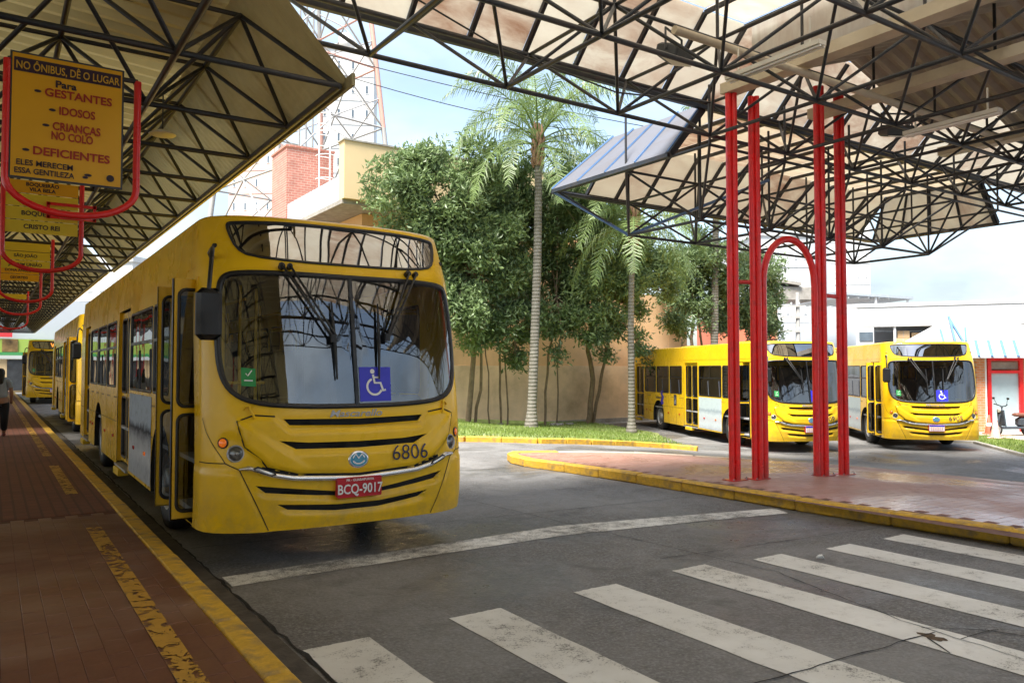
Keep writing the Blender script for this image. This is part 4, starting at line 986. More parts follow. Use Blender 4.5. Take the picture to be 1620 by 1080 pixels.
def place_bus(o, X, Y, h, zg, label, number=None, plate=None, via=False, pale=False, sidelogo=False):
    o.location = (X, Y, zg); o.rotation_euler = (0, 0, h); tag(o, label, 'bus', 'yellow city buses at the terminal')
    if number: text_on(number, .195, .50, .925, M['navy'], o, 'fleet_number', .012, xs=.98, ext=.001, bold=-.001)
    pb = [c for c in KIDS[o.name] if c.name.startswith('plate_backing')][0]
    if plate:
        text_on(plate, .118, -.01, .640, M['white'], pb, 'plate_lettering', .064, bold=.002, xs=.80); text_on('PR - GUARAPUAVA', .030, -.01, .722, M['white'], pb, 'plate_lettering', .064, bold=.0005)
    else:
        pb.data = pb.data.copy(); pb.data.materials[0] = M['platewhite']
        patch('plate_band', [(-.205, .705), (.185, .705), (.185, .738), (-.205, .738)], [], .3, M['blue'], pb, .060)
        for k in range(7): patch('plate_mark', [(-.17 + k * .048, .605), (-.14 + k * .048, .605), (-.14 + k * .048, .685), (-.17 + k * .048, .685)], [], .3, M['conepale'], pb, .060)
    if via: text_on('VIA', .26, -.05, 2.84, M['ledtext'], o, 'destination_lettering', .004, bold=.006, ext=.002)
    if pale:
        for c in KIDS[o.name]:
            for c2 in KIDS.get(c.name, []):
                if c2.name.startswith('advert_panel'): c2.data = c2.data.copy(); c2.data.materials[0] = M['advertpale']
    if sidelogo:
        sp = [c for c in KIDS[o.name] if c.name.startswith('side_panel')][0]; q = -ty(8.3)
        patch('fleet_emblem', [(q - .16, .98), (q + .05, .98), (q + .12, 1.06), (q + .02, 1.10), (q + .14, 1.26), (q - .02, 1.38), (q + .10, 1.46), (q - .12, 1.50), (q - .22, 1.40), (q - .08, 1.26), (q - .2, 1.12)], [], .4, M['blue'], sp, .005)
        for k in range(8): patch('emblem_lettering', [(q - .72 + k * .09, 1.19), (q - .66 + k * .09, 1.19), (q - .66 + k * .09, 1.25), (q - .72 + k * .09, 1.25)], [], .4, M['navy'], sp, .005)
        a_ = -ty(7.0); pb2 = patch('access_decal', [(a_ - .13, 1.0), (a_ + .13, 1.0), (a_ + .13, 1.38), (a_ - .13, 1.38)], [], .4, M['navy'], sp, .005); ribbon('wheelchair_symbol', [(a_ + .05 * math.cos(R(k)), 1.12 + .05 * math.sin(R(k))) for k in range(100, 350, 25)], .02, M['white'], pb2, .008); ribbon('wheelchair_symbol', [(a_ - .01, 1.30), (a_, 1.18), (a_ + .05, 1.12)], .02, M['white'], pb2, .008)
M['ledtext'] = mat('orange_led_text', (.8, .2, .02), .5, emit=(1, .25, .03), es=.5)
buses = [bus0] + [copy_tree(bus0) for _ in range(4)]
place_bus(buses[0], 2.752, 6.613, -.008, 0, 'yellow city bus 6806 with red plate BCQ-9017 and open front door at the platform', '6806', 'BCQ-9017')
place_bus(buses[1], 3.036, 21.8, -.012, 0, 'yellow city bus queued directly behind bus 6806 along the platform')
place_bus(buses[2], 2.62, 44.0, -.10, 0, 'yellow city bus showing orange VIA on its destination display at far end of platform', via=True)
place_bus(buses[3], 18.854, 13.463, -.425, -.62, 'yellow city bus with pale side advert parked behind the red columns', '6909', pale=True, sidelogo=True)
place_bus(buses[4], 22.138, 11.785, -.764, -.62, 'yellow city bus 6905 with white plate parked near the kiosk', '6905', pale=True)
# ------------------------------------------------------------------ platform canopy (long, dark, space-frame) : eave at X = 2.4
def corr_sheet(name, p00, p10, p01, m, parent, pitch=.18, amp=.022, along='u'):
    """corrugated sheet: p00->p10 crosses the waves, p00->p01 runs along them"""
    a, u, v = Vector(p00), Vector(p10) - Vector(p00), Vector(p01) - Vector(p00); nrm = u.cross(v).normalized(); n = max(4, int(u.length / pitch) * 4); vs = []; fs = []
    for i in range(n + 1):
        h = (1, 1, -1, -1)[i % 4] * amp
        q = a + u * (i / n) + nrm * h; vs += [q, q + v]
    for i in range(n): fs.append((2 * i, 2 * i + 2, 2 * i + 3, 2 * i + 1))
    mb = MB(); mb.add(vs, fs, False); return mb.build(name, m, parent)
def platform_canopy(y0, y1, yin0, xe, label, mod=1.37, limit=300, zoff=0., ribs=True):
    root = thing('platform_canopy', label, 'canopy', (0, y0, 0), 0, 'canopies over the platform'); off = Vector((0, -y0, 0))
    zc, zt, ze = 4.08 + zoff, 4.78 + zoff, 4.12 + zoff
    xr = xe - .72; zr = zt + .17
    # wing (sloping fascia) in bays, each a sheet
    n = max(1, round((y1 - y0) / mod)); md = (y1 - y0) / n
    def W(p): return Vector(p) + off
    for i in range(n):
        ya, yb = y0 + i * md, y0 + (i + 1) * md
        corr_sheet('fascia_sheet', W((xe + .05, ya - .03, ze + .006 * (i % 2))), W((xe + .05, yb + .03, ze + .006 * (i % 2))), W((xr, ya - .03, zr + .006 * (i % 2))), M['olivepanel'], root, .12, .007)
    mb = MB(); mb.box(W((xe + .05, (y0 + y1) / 2, ze - .012)), (.03, y1 - y0 + .3, .10)); mb.build('eave_trim', M['sheettrim'], root)
    # inner roof: corrugated sheets with the waves across the platform
    k = max(1, round((y1 - yin0) / 2.74)); l = (y1 - yin0) / k
    for i in range(k):
        ya = yin0 + i * l
        for (xa, za, xb, zb) in ((xr + .16, zr + .05, -1.1, zr + .28), (-1.1, zr + .28, -4.2, zr - .1), (-4.2, zr - .1, -8.5, zr + .1), (-8.5, zr + .1, -13, zr - .1)):  # outermost left strip is unseen roof, added to darken the platform
            corr_sheet('roof_sheet', W((xa, ya + .003, za)), W((xa, ya + l - .003, za)), W((xb, ya + .003, zb)), M['corryel'], root, .24, .045)
    segs = []; rows = list(arange(0, n, 1)); js = [int(j) for j in rows]
    nin = int((y1 - yin0) / md); yy = [y1 - md * (nin - j) for j in range(nin + 1)]
    xb = [xe - .02 - 1.28 * c for c in range(0, 6)]; xt = [xe - .66 - 1.28 * c for c in range(0, 6)]
    for ci, x in enumerate(xb):
        for j in range(len(yy) - 1):
            if yy[j] < y0 - .1 and ci == 0: continue
            segs.append((W((x, yy[j], zc)), W((x, yy[j + 1], zc)), .028 if ci else .03))
    for ci in range(len(xb) - 1):
        for j in range(len(yy)):
            if yy[j] < y0 - .1 and ci == 0: continue
            segs.append((W((xb[ci], yy[j], zc)), W((xb[ci + 1], yy[j], zc)), .026))
    for ci, x in enumerate(xt[:-1]):
        for j in range(len(yy) - 1):
            if yy[j] < y0 - .1 and ci == 0: continue
            ym = yy[j] + md / 2
            if j < len(yy) - 2: segs.append((W((x, ym, zt)), W((x, ym + md, zt)), .026))
            if ci < len(xt) - 2: segs.append((W((x, ym, zt)), W((xt[ci + 1], ym, zt)), .022))
            for dx in (0, 1):
                for dj in (0, 1): segs.append((W((x, ym, zt)), W((xb[ci + dx], yy[j + dj], zc)), .020))
    bars(root, 'strut', segs, M['frame'], limit)
    return root
M['sheettrim'] = mat('olive_eave_trim', (.36, .32, .17), .6, var=.15, scale=4, dirt=(.2, .15, .08), dirt_amt=.6)
pc1 = platform_canopy(6.25, 21.3, -7.2, 2.42, 'olive beige platform canopy on a dark space frame above bus 6806')
pc2 = platform_canopy(21.9, 62.0, 21.9, 2.36, 'olive beige platform canopy farther along, beyond the gap in the roof', zoff=.03, limit=160)
# red columns that carry the platform canopy
for i, (x, y) in enumerate([(-2.6, 3.0), (-2.6, 12.5), (-2.6, 22.0), (-2.6, 33), (-2.6, 44), (-2.6, 55)]):
    c = thing('platform_column', 'red twin-tube steel column carrying the platform canopy', 'column', (x, y, PZ), 0, 'red columns along the platform')
    for dx in (-.07, .07): mb = MB(); mb.tube([(dx, 0, 0), (dx, 0, 4.0)], .055, 12); mb.build('tube', M['red'], c)
    mb = MB(); mb.box((0, 0, .006), (.4, .3, .012)); mb.build('base_plate', M['red'], c)

# ------------------------------------------------------------------ island canopy (crosses the road, carried by the red columns)
ic = thing('island_canopy', 'tall canopy of cream panels on a dark space frame over the road and red columns', 'canopy', (9.0, 7.72, 0)); IO = Vector((-9.0, -7.72, 0))
def I(p): return Vector(p) + IO
MODU = 1.75; ZB, ZT = 5.05, 5.94; ZR = 6.95; YE = 8.73; YR = 7.85
bx_ = [3.31 + MODU * i for i in range(-2, 13)]; by_ = [7.73 - MODU * j for j in range(0, 6)]
tx_ = [4.24 + MODU * i for i in range(-3, 13)]; ty_ = [8.60 - MODU * j for j in range(0, 7)]
segs = []
for j, y in enumerate(by_):
    for i, x in enumerate(bx_):
        if i + 1 < len(bx_): segs.append((I((x, y, ZB)), I((bx_[i + 1], y, ZB)), .030))
        if j + 1 < len(by_): segs.append((I((x, y, ZB)), I((x, by_[j + 1], ZB)), .027))
        for dx in (0, 1):
            for dy in (0, 1): segs.append((I((x, y, ZB)), I((tx_[i + dx], ty_[j + dy], ZT)), .022))
for j, y in enumerate(ty_):
    for i, x in enumerate(tx_):
        if i + 1 < len(tx_): segs.append((I((x, y, ZT)), I((tx_[i + 1], y, ZT)), .034 if j == 0 else .026))
        if j + 1 < len(ty_): segs.append((I((x, y, ZT)), I((x, ty_[j + 1], ZT)), .026))
bars(ic, 'strut', segs, M['frame'], 300)
# fascia panels between ribs, and the ribs themselves
rx = sorted([x for x in tx_] + [x + MODU / 2 for x in tx_[:-1]]); rx = [x for x in rx if x > -.5]
for a, b in zip(rx[:-1], rx[1:]):
    dz = random.uniform(-.006, .006)
    mb = MB(); A, B, C_, D_ = I((a + .02, YE + .06, ZT + .05 + dz)), I((b - .02, YE + .06, ZT + .05 + dz)), I((b - .02, YR, ZR + dz)), I((a + .02, YR, ZR + dz)); nn = Vector((0, .02, .012))
    mb.add([A, B, C_, D_, A + nn, B + nn, C_ + nn, D_ + nn], [(0, 1, 2, 3), (7, 6, 5, 4), (0, 4, 5, 1), (1, 5, 6, 2), (2, 6, 7, 3), (3, 7, 4, 0)]); mb.build('fascia_panel', M['skypanel'], ic)
def beam(name, p, q, w, h, m, parent, up=(0, 0, 1)):
    p, q = Vector(p), Vector(q); d_ = (q - p); x = d_.normalized(); z = Vector(up); y = z.cross(x).normalized(); z = x.cross(y)
    mb = MB(); mb.box((0, 0, 0), (d_.length, w, h)); me = mb.mesh(name, m); Mx = Matrix((x, y, z)).transposed().to_4x4(); Mx.translation = (p + q) / 2; o = link(name, me, parent); o.matrix_local = Mx; return o
for x in rx: beam('fascia_rib', I((x, YE + .04, ZT + .0)), I((x, YR, ZR - .05)), .055, .06, M['framerust'], ic)
beam('eave_beam', I((-.3, YE + .02, ZT + .005)), I((25.9, YE + .02, ZT + .005)), .07, .10, M['framerust'], ic)
# flat roof behind the fascia: translucent sheets to the left, corrugated to the right
for a, b in zip(rx[:-1], rx[1:]):
    if b < 9.6:
        for (ya, yb) in ((YR, 5.4), (5.4, 2.9), (2.9, .4), (.4, -2.4)):
            mb = MB(); mb.box(I(((a + b) / 2, (ya + yb) / 2, ZR + .02 + random.uniform(-.004, .004))), (b - a - .03, ya - yb - .02, .012)); mb.build('roof_panel', M['skypanel'] if ya > 4.5 else M['corrpanel'] if False else M['skypanel'], ic)
for x in rx:
    if x < 9.6: beam('roof_rib', I((x, YR, ZR - .045)), I((x, -2.4, ZR - .045)), .05, .06, M['framerust'], ic)
for (xa, xb_) in ((9.62, 12.1), (12.1, 14.6), (14.6, 17.1), (17.1, 19.6), (19.6, 22.1), (22.1, 25.8)):
    up = int(round((xa - 9.62) / 2.5)) % 2 == 0
    za, zb = (6.15, 6.95) if up else (6.95, 6.15)
    for (ya, yb) in ((YR, 4.4), (4.4, .9), (.9, -2.4)):
        corr_sheet('roof_sheet', I((xa, ya - .01, za)), I((xa, yb + .01, za)), I((xb_, ya - .01, zb)), M['corr'], ic, .26, .03)
mb = MB(); mb.box(I((9.605, 2.72, 6.55)), (.012, 10.2, .86)); mb.build('roof_upstand', M['skypanel'], ic)
# cream gutter beams over the columns
for x in (8.75, 10.75, 14.6, 19.6): beam('gutter_beam', I((x, 7.6, 5.70)), I((x, -2.4, 5.70)), .24, .15, M['gutter'], ic)
# posts from frame to roof
ps = [(I((x, y, ZT)), I((x, y, ZR - .02)), .022) for x in tx_ for y in ty_[1:] if x > 2]; bars(ic, 'roof_post', ps, M['frame'], 60)
# lean-to wing beyond the columns: eaves at z = 5.05
XL, XRt, YN, YF, ZE, ZH = 8.80, 19.3, 8.80, 11.85, 5.05, 5.98
n = 12
xs = [XL + .8 + (XRt - XL - 1.6) * i / n for i in range(n + 1)]
for a, b in zip(xs[:-1], xs[1:]):
    mb = MB(); mb.box(I(((a + b) / 2, (YN + YF - .85) / 2, ZH + random.uniform(-.004, .004))), (b - a - .03, YF - .85 - YN, .012)); mb.build('wing_panel', M['bpanel'], ic)
    A, B, C_, D_ = I((a + .015, YF, ZE + .05)), I((b - .015, YF, ZE + .05)), I((b - .015, YF - .85, ZH)), I((a + .015, YF - .85, ZH)); nn = Vector((0, .012, .012))
    mb = MB(); mb.add([A, B, C_, D_, A + nn, B + nn, C_ + nn, D_ + nn], [(0, 1, 2, 3), (7, 6, 5, 4), (0, 4, 5, 1), (1, 5, 6, 2), (2, 6, 7, 3), (3, 7, 4, 0)]); mb.build('wing_panel', M['bpanel'], ic)
for x in xs:
    beam('wing_rib', I((x, YN, ZH - .05)), I((x, YF - .85, ZH - .05)), .05, .06, M['framerust'], ic); beam('wing_rib', I((x, YF - .85, ZH - .05)), I((x, YF, ZE)), .05, .06, M['framerust'], ic)
for sgn, X0, X1 in ((-1, XL, XL + .8), (1, XRt, XRt - .8)):
    # end fascia, seen from outside: weathered white sheets with blue ribs
    k = 4; ys0 = [YN + (YF - YN) * i / k for i in range(k + 1)]; ys1 = [YN + (YF - .85 - YN) * i / k for i in range(k + 1)]
    for i in range(k):
        A, B, C_, D_ = I((X0, ys0[i] + .01, ZE + .03)), I((X0, ys0[i + 1] - .01, ZE + .03)), I((X1, ys1[i + 1] - .01, ZH + .02)), I((X1, ys1[i] + .01, ZH + .02)); nn = Vector((sgn * .012, 0, .012))
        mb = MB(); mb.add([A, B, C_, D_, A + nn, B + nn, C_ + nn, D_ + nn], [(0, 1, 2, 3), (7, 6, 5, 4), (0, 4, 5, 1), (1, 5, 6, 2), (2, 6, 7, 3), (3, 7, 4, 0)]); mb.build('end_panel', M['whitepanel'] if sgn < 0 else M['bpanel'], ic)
    for i in range(k + 1):
        beam('end_rib', I((X0 + sgn * .02, ys0[i], ZE + .05)), I((X1 + sgn * .02, ys1[i], ZH + .05)), .022, .03, M['bluerib'], ic)
        beam('end_rib', I((X0 - sgn * .03, ys0[i], ZE - .03)), I((X1 - sgn * .03, ys1[i], ZH - .05)), .05, .05, M['framerust'], ic)
    beam('wing_edge', I((X0, YN, ZE)), I((X0, YF, ZE)), .06, .06, M['frame'], ic); beam('hip_rib', I((X0, YN, ZE)), I((X1, YN, ZH)), .10, .10, M['framerust'], ic)
beam('wing_edge', I((XL, YF, ZE - .0)), I((XRt, YF, ZE)), .07, .09, M['framerust'], ic)
segs = []; wx = [9.72 + 1.75 * i for i in range(0, 5)]; wx = wx[:5]; wy = [10.75, 9.0]; wtx = [8.85 + 1.75 * i for i in range(0, 7)]; wty = [11.75, 9.85, 8.0]; zb_, zt_ = 4.15, 5.03
for j, y in enumerate(wy):
    for i, x in enumerate(wx):
        if i + 1 < len(wx): segs.append((I((x, y, zb_)), I((wx[i + 1], y, zb_)), .026))
        if j == 0: segs.append((I((x, y, zb_)), I((x, wy[1], zb_)), .026))
        else: segs.append((I((x, y, zb_)), I((x, 7.73, ZB)), .024))
        for dx in (0, 1):
            for dy in (0, 1): segs.append((I((x, y, zb_)), I((wtx[i + dx], wty[j + dy], zt_)), .021))
        segs.append((I((x, y, zb_)), I((x, y, ZH - .05)), .021))
for j, y in enumerate(wty):
    for i, x in enumerate(wtx):
        if i + 1 < len(wtx): segs.append((I((x, y, zt_)), I((wtx[i + 1], y, zt_)), .024))
        if j + 1 < len(wty): segs.append((I((x, y, zt_)), I((x, wty[j + 1], zt_)), .024))
        if j: segs.append((I((x, y, zt_)), I((x, y, ZH - .05)), .02))
bars(ic, 'wing_strut', segs, M['frame'], 200)
beam('tie_bar', I((XL, YF, ZE)), I((9.72, 10.75, zb_)), .05, .05, M['bluerib'], ic); beam('tie_bar', I((9.72, 10.75, zb_)), I((11.47, 9.0, ZB)), .05, .05, M['bluerib'], ic)
# conduit and brackets
mb = MB(); mb.tube([I((6.4, 6.3, 5.55)), I((14, 6.3, 5.55))], .05, 8); mb.build('conduit', M['gutter'], ic)
mb = MB(); mb.tube([I((3.2, 7.9, 6.1)), I((5.2, 8.2, 5.75)), I((7.2, 8.2, 5.55)), I((8.8, 7.9, 5.62))], .012, 6); mb.build('cable', M['black'], ic)

# ------------------------------------------------------------------ red columns of the island
def red_column(px, py, label, top):
    q = gnd(px, py - 5, .135); x = q.x; zb0 = ISL(x); c = thing('steel_column', label, 'column', (x, q.y, zb0), 0, 'red steel columns on the island')
    for dx, dy, r in ((-.062, .0, .043), (.0, -.05, .040), (.062, .015, .043)): mb = MB(); mb.tube([(dx, dy, 0), (dx - .005, dy, top - zb0)], r, 16); mb.build('tube', M['redcol'], c)
    mb = MB(); mb.box((.0, .0, .006), (.30, .22, .012)); mb.build('base_plate', M['redcol'], c)
    for sx in (-.13, .13):
        for sy in (-.09, .09): mb = MB(); mb.tube([(sx, sy, .012), (sx, sy, .03)], .010, 6); mb.build('anchor_bolt', M['steel'], c)
    return c
c1 = red_column(1163, 764, 'red clustered-tube column at the road edge end of the island row', 5.62)
c2 = red_column(1199, 762, 'red clustered-tube column on the road side of the arch', 5.62)
c3 = red_column(1303, 757, 'red clustered-tube column on the kiosk side of the arch', 5.98)
c4 = red_column(1335, 755, 'red clustered-tube column at the kiosk end of the island row', 5.98)
d12 = c2.location - c1.location; d43 = c3.location - c4.location
mb = MB(); mb.tube([(.1, 0, 2.80), (d12.x - .1, d12.y, 2.80)], .03, 8); mb.build('tie', M['redcol'], c1)
mb = MB(); mb.tube([(-.1, 0, 2.74), (d43.x + .1, d43.y, 2.74)], .03, 8); mb.build('tie', M['redcol'], c4)
A0, A1 = c2.location + Vector((.16, 0, 0)), c3.location - Vector((.16, 0, 0)); cA = (A0 + A1) / 2; hA = (A1.x - A0.x) / 2; zz = ISL(cA.x)
ar = thing('steel_arch', 'red tubular arch standing between the inner island columns', 'arch', (cA.x, cA.y, zz)); sy_ = (A1.y - A0.y) / 2 / hA
zsp = 2.95 - zz; pts = [(-hA, -hA * sy_, ISL(A0.x) - zz), (-hA, -hA * sy_, zsp)] + [(-hA * math.cos(math.pi * k / 14), -hA * math.cos(math.pi * k / 14) * sy_, zsp + .66 * math.sin(math.pi * k / 14)) for k in range(1, 14)] + [(hA, hA * sy_, zsp), (hA, hA * sy_, ISL(A1.x) - zz)]
mb = MB(); mb.tube(pts, .05, 12); mb.build('arch_tube', M['redcol'], ar)

# ------------------------------------------------------------------ lamps and boxes hung in the frame
def batten(p, q, label):
    p, q = Vector(p), Vector(q); t = thing('batten_lamp', label, 'lamp', p, 0, 'fluorescent battens under the island canopy')
    beam('housing', (0, 0, 0), q - p, .13, .05, M['lampwhite'], t)
    for s in (-.035, .035): mb = MB(); mb.tube([Vector((s, 0, -.042)), (q - p) + Vector((s, 0, -.042))], .013, 8); mb.build('tube', M['tube'], t)
    for k in (.12, .88): mb = MB(); c = (q - p) * k; mb.tube([c, c + Vector((0, 0, .32))], .012, 6); mb.build('hanger', M['lampwhite'], t)
batten((7.3, 6.3, 5.17), (7.3, 5.02, 5.17), 'unlit white batten lamp beside the cream gutter beam')
batten((10.5, 5.95, 4.95), (10.5, 4.72, 4.95), 'unlit white batten lamp hung below the corrugated roof')
def flood(p, label, rz):
    t = thing('floodlight', label, 'lamp', p, rz, 'floodlights in the canopy frame'); mb = MB(); mb.box((0, 0, 0), (.42, .30, .16), Matrix.Rotation(.3, 3, 'X'), .03); mb.build('housing', M['darkbox'], t)
    mb = MB(); mb.box((0, -.03, -.09), (.36, .24, .02), Matrix.Rotation(.3, 3, 'X')); mb.build('glass', M['lampwhite'], t); mb = MB(); mb.tube([(-.23, 0, 0), (-.23, 0, .25), (.23, 0, .25), (.23, 0, 0)], .015, 6); mb.build('bracket', M['darkbox'], t)
flood((6.85, 6.75, 5.52), 'dark grey floodlight box fixed among the struts over the road', R(20)); flood((10.9, 6.3, 5.15), 'black floodlight below the corrugated roof near the second gutter beam', R(-30))
def pendant(p, label):
    t = thing('disc_lamp', label, 'lamp', p); mb = MB(); mb.lathe([(0, .05), (.05, .045), (.14, .0), (.13, -.006), (0, -.01)], 20); mb.build('disc', M['lampwhite'], t); mb = MB(); mb.tube([(0, 0, .04), (0, 0, .5)], .008, 6); mb.build('stem', M['darkbox'], t)
p_ = at_y(257, 213, 9.2); pendant(p_, 'pale round disc lamp under the platform canopy')

# ------------------------------------------------------------------ hanging signs on red hoops
def hoop(y, x0, x1, zbot, ztop, label, name='hanging_sign'):
    t = thing(name, label, 'sign', ((x0 + x1) / 2, y, zbot), 0, 'signs hung on red hoops along the platform'); h = (x1 - x0) / 2; r = h
    pts = [(-h, 0, ztop - zbot), (-h, 0, r * .55)] + [(-h * math.cos(math.pi * k / 16), 0, r * .55 - r * .55 * math.sin(math.pi * k / 16)) for k in range(1, 16)] + [(h, 0, r * .55), (h, 0, ztop - zbot)]
    mb = MB(); mb.tube(pts, .028, 10); mb.build('hoop', M['red'], t); return t
s1 = hoop(7.0, .06, .96, 2.90, 4.05, 'large yellow priority boarding sign listing gestantes, idosos, crianças and deficientes')
tl, br_ = at_y(20, 84, 7.0), at_y(190, 277, 7.0)
sx0, sx1 = at_y(20, 84, 7).x, at_y(193, 116, 7).x; sz1 = 4.10; sz0 = 3.16
ox, oz = (.06 + .96) / 2, 2.90
def SP(x, z, e=0): return Vector((x - ox, -.02 - e, z - oz))
mb = MB(); mb.box(SP((sx0 + sx1) / 2, (sz0 + sz1) / 2, -.012), (sx1 - sx0 + .03, .02, sz1 - sz0 + .03)); pn = mb.build('sign_board', M['gunmetal'], s1)
mb = MB(); mb.box(SP((sx0 + sx1) / 2, (sz0 + sz1) / 2, .0), (sx1 - sx0, .008, sz1 - sz0)); mb.build('sign_face', M['sign'], pn)
mb = MB(); mb.box(SP((sx0 + sx1) / 2, sz1 - .085, .004), (sx1 - sx0 - .02, .008, .105)); mb.build('sign_header', M['signhead'], pn)
sw = sx1 - sx0; cx_ = (sx0 + sx1) / 2
def sign_text(s, size, x, z, m, al='CENTER', bold=.001, xs=1.0, maxw=None):
    me = text_mesh(s, size, M[m], al, bold, xs=xs, ext=.0008)
    if maxw:
        wd = max(v.co.x for v in me.vertices) - min(v.co.x for v in me.vertices); me.transform(Matrix.Diagonal((maxw / wd, 1, 1, 1)))
    put('sign_lettering', me, pn, facing(SP(x, z, .010), (1, 0, 0)))
sign_text('NO ÔNIBUS, DÊ O LUGAR', .085, cx_, sz1 - .092, 'signyel', maxw=sw * .94)
sign_text('Para', .075, cx_ - .02, sz1 - .195, 'signink', bold=.002, maxw=sw * .19)
for s_, x_, z_, w_ in (('GESTANTES', .07, .27, .62), ('IDOSOS', .06, .40, .33), ('CRIANÇAS', .06, .525, .44), ('NO COLO', .03, .60, .38), ('DEFICIENTES', .03, .735, .70)):
    sign_text(s_, .088, cx_ + x_ * sw / .75, sz1 - z_, 'signred', bold=.0022, maxw=sw * w_)
    if s_ != 'NO COLO':
        bxx = cx_ + x_ * sw / .75 - sw * w_ / 2 - .045; mb = MB(); mb.add([SP(bxx + .024 * math.cos(6.2832 * k / 14), sz1 - z_ + .011 * math.sin(6.2832 * k / 14), .010) for k in range(14)], [tuple(range(14))]); mb.build('bullet', M['signink'], pn)
sign_text('ELES MERECEM', .060, sx0 + .03 + sw * .26, sz0 + .105, 'signink', bold=.001, maxw=sw * .50)
sign_text('ESSA GENTILEZA', .060, sx0 + .02 + sw * .27, sz0 + .042, 'signink', bold=.001, maxw=sw * .53)
mb = MB()
for (px, pz, r1, r2) in ((.69, .065, .026, .012), (.665, .045, .02, .010)): mb.add([SP(sx0 + sw * px + r1 * math.cos(6.2832 * k / 14), sz0 + pz + r2 * math.sin(6.2832 * k / 14), .010) for k in range(14)], [tuple(range(14))])
mb.build('emblem', M['signink'], pn); mb = MB(); mb.add([SP(sx0 + sw * .90 + .028 * math.cos(6.2832 * k / 18), sz0 + .06 + .028 * math.sin(6.2832 * k / 18), .010) for k in range(18)], [tuple(range(18))]); mb.build('round_seal', M['signink'], pn)
mb = MB(); mb.tube([(-.45, 0, 1.15), (.45, 0, 1.15)], .02, 8); mb.build('cross_bar', M['frame'], s1)
def route(y, rows, label, x0=.10, x1=.86, zb=2.88, redbox=False):
    t = hoop(y, x0 - .02, x1 + .04, zb, 4.05, label, 'route_sign'); cx = (x0 + x1) / 2 + .01; w_ = x1 - x0
    for i, (txt, m) in enumerate(rows):
        z = 4.0 - .16 * i - zb - .12; mb = MB(); mb.box((-.01, 0, z), (w_, .02, .150)); b_ = mb.build('route_board', M[m], t)
        lines = txt.split('\n')
        for q, ln in enumerate(lines):
            if ln: put('route_lettering', text_mesh(ln, .075 if len(lines) == 1 else .06, M['signink'], bold=.002, ext=.0008), b_, facing((-.01, -.012, z + (.03 - .06 * q if len(lines) > 1 else 0)), (1, 0, 0)))
    if redbox:
        fz = 3.62 - zb
        for (c, s_) in (((.30, -.03, fz + .08), (.52, .03, .035)), ((.30, -.03, fz - .08), (.52, .03, .035)), ((.05, -.03, fz), (.035, .03, .20)), ((.55, -.03, fz), (.035, .03, .20))): mb = MB(); mb.box(c, s_); mb.build('red_bracket', M['red'], t)
route(11.0, [('BOQUEIRÃO\nVILA BELA', 'sign'), ('', 'sign2'), ('BOQUEIRÃO', 'sign2'), ('CRISTO REI', 'sign2')], 'yellow route sign reading Boqueirão and Cristo Rei with red bracket frame', redbox=True)
route(16.5, [('', 'sign2'), ('SÃO JOÃO', 'sign2'), ('JARDIM UNIÃO', 'sign2')], 'yellow route sign hung on the red hoop after the Cristo Rei sign', zb=2.9)
route(20.5, [('DONA ANGELA', 'sign'), ('GEORTEG', 'sign')], 'yellow route sign reading Georteg', zb=2.9)
route(28.0, [('', 'sign2')], 'single yellow route board on the red hoop farthest along the platform', zb=2.9)
# ------------------------------------------------------------------ tan wall and building behind the trees
WY = 25.9
wall = thing('boundary_wall', 'tall wall painted tan above and beige below behind the trees', 'wall', (16, WY, -.6))
mb = MB(); mb.box((2.2, .15, 1.16), (17.6, .3, 2.52)); mb.build('lower_wall', M['beige'], wall)
mb = MB(); mb.box((2.2, .16, 4.02), (17.6, .3, 3.2)); mb.build('upper_wall', M['tan'], wall)
mb = MB(); mb.box((2.2, .14, .02), (17.6, .34, .3)); mb.build('wall_footing', M['concrete'], wall)
mb = MB(); mb.box((10.4, .15, 4.0), (1.2, .3, 3.0)); mb.build('return_wall', M['tan'], wall)
tb = thing('tan_building', 'cream tan building with overhanging upper storey and pale blue parapet behind the trees', 'building', (10.2, 25.9, -.5))
zT = 9.74 + .5; zS = 8.19
mb = MB(); mb.box((6.0, .35, (zS + zT) / 2), (12, .5, zT - zS)); mb.build('upper_storey', M['cream'], tb)
mb = MB(); mb.box((6.6, 4.6, zS / 2 - .09), (10.6, 6, zS - .16)); mb.build('lower_storey', M['tan'], tb)
mb = MB(); mb.box((6.0, .35, zT + .03), (12.1, .6, .06)); mb.build('coping', M['concrete'], tb)
mb = MB(); mb.box((.07, 3.5, zS + .43), (.14, 5.8, .87)); mb.build('parapet', M['bluegrey'], tb); mb = MB(); mb.box((3.0, 3.4, zS - .08), (6.0, 6.2, .15)); mb.build('balcony_slab', M['concrete'], tb)
for k in range(3): mb = MB(); mb.box((1.29, 2.6 + 1.8 * k, 6.6), (.02, 1.0, 1.1)); mb.build('window', M['window'], tb)

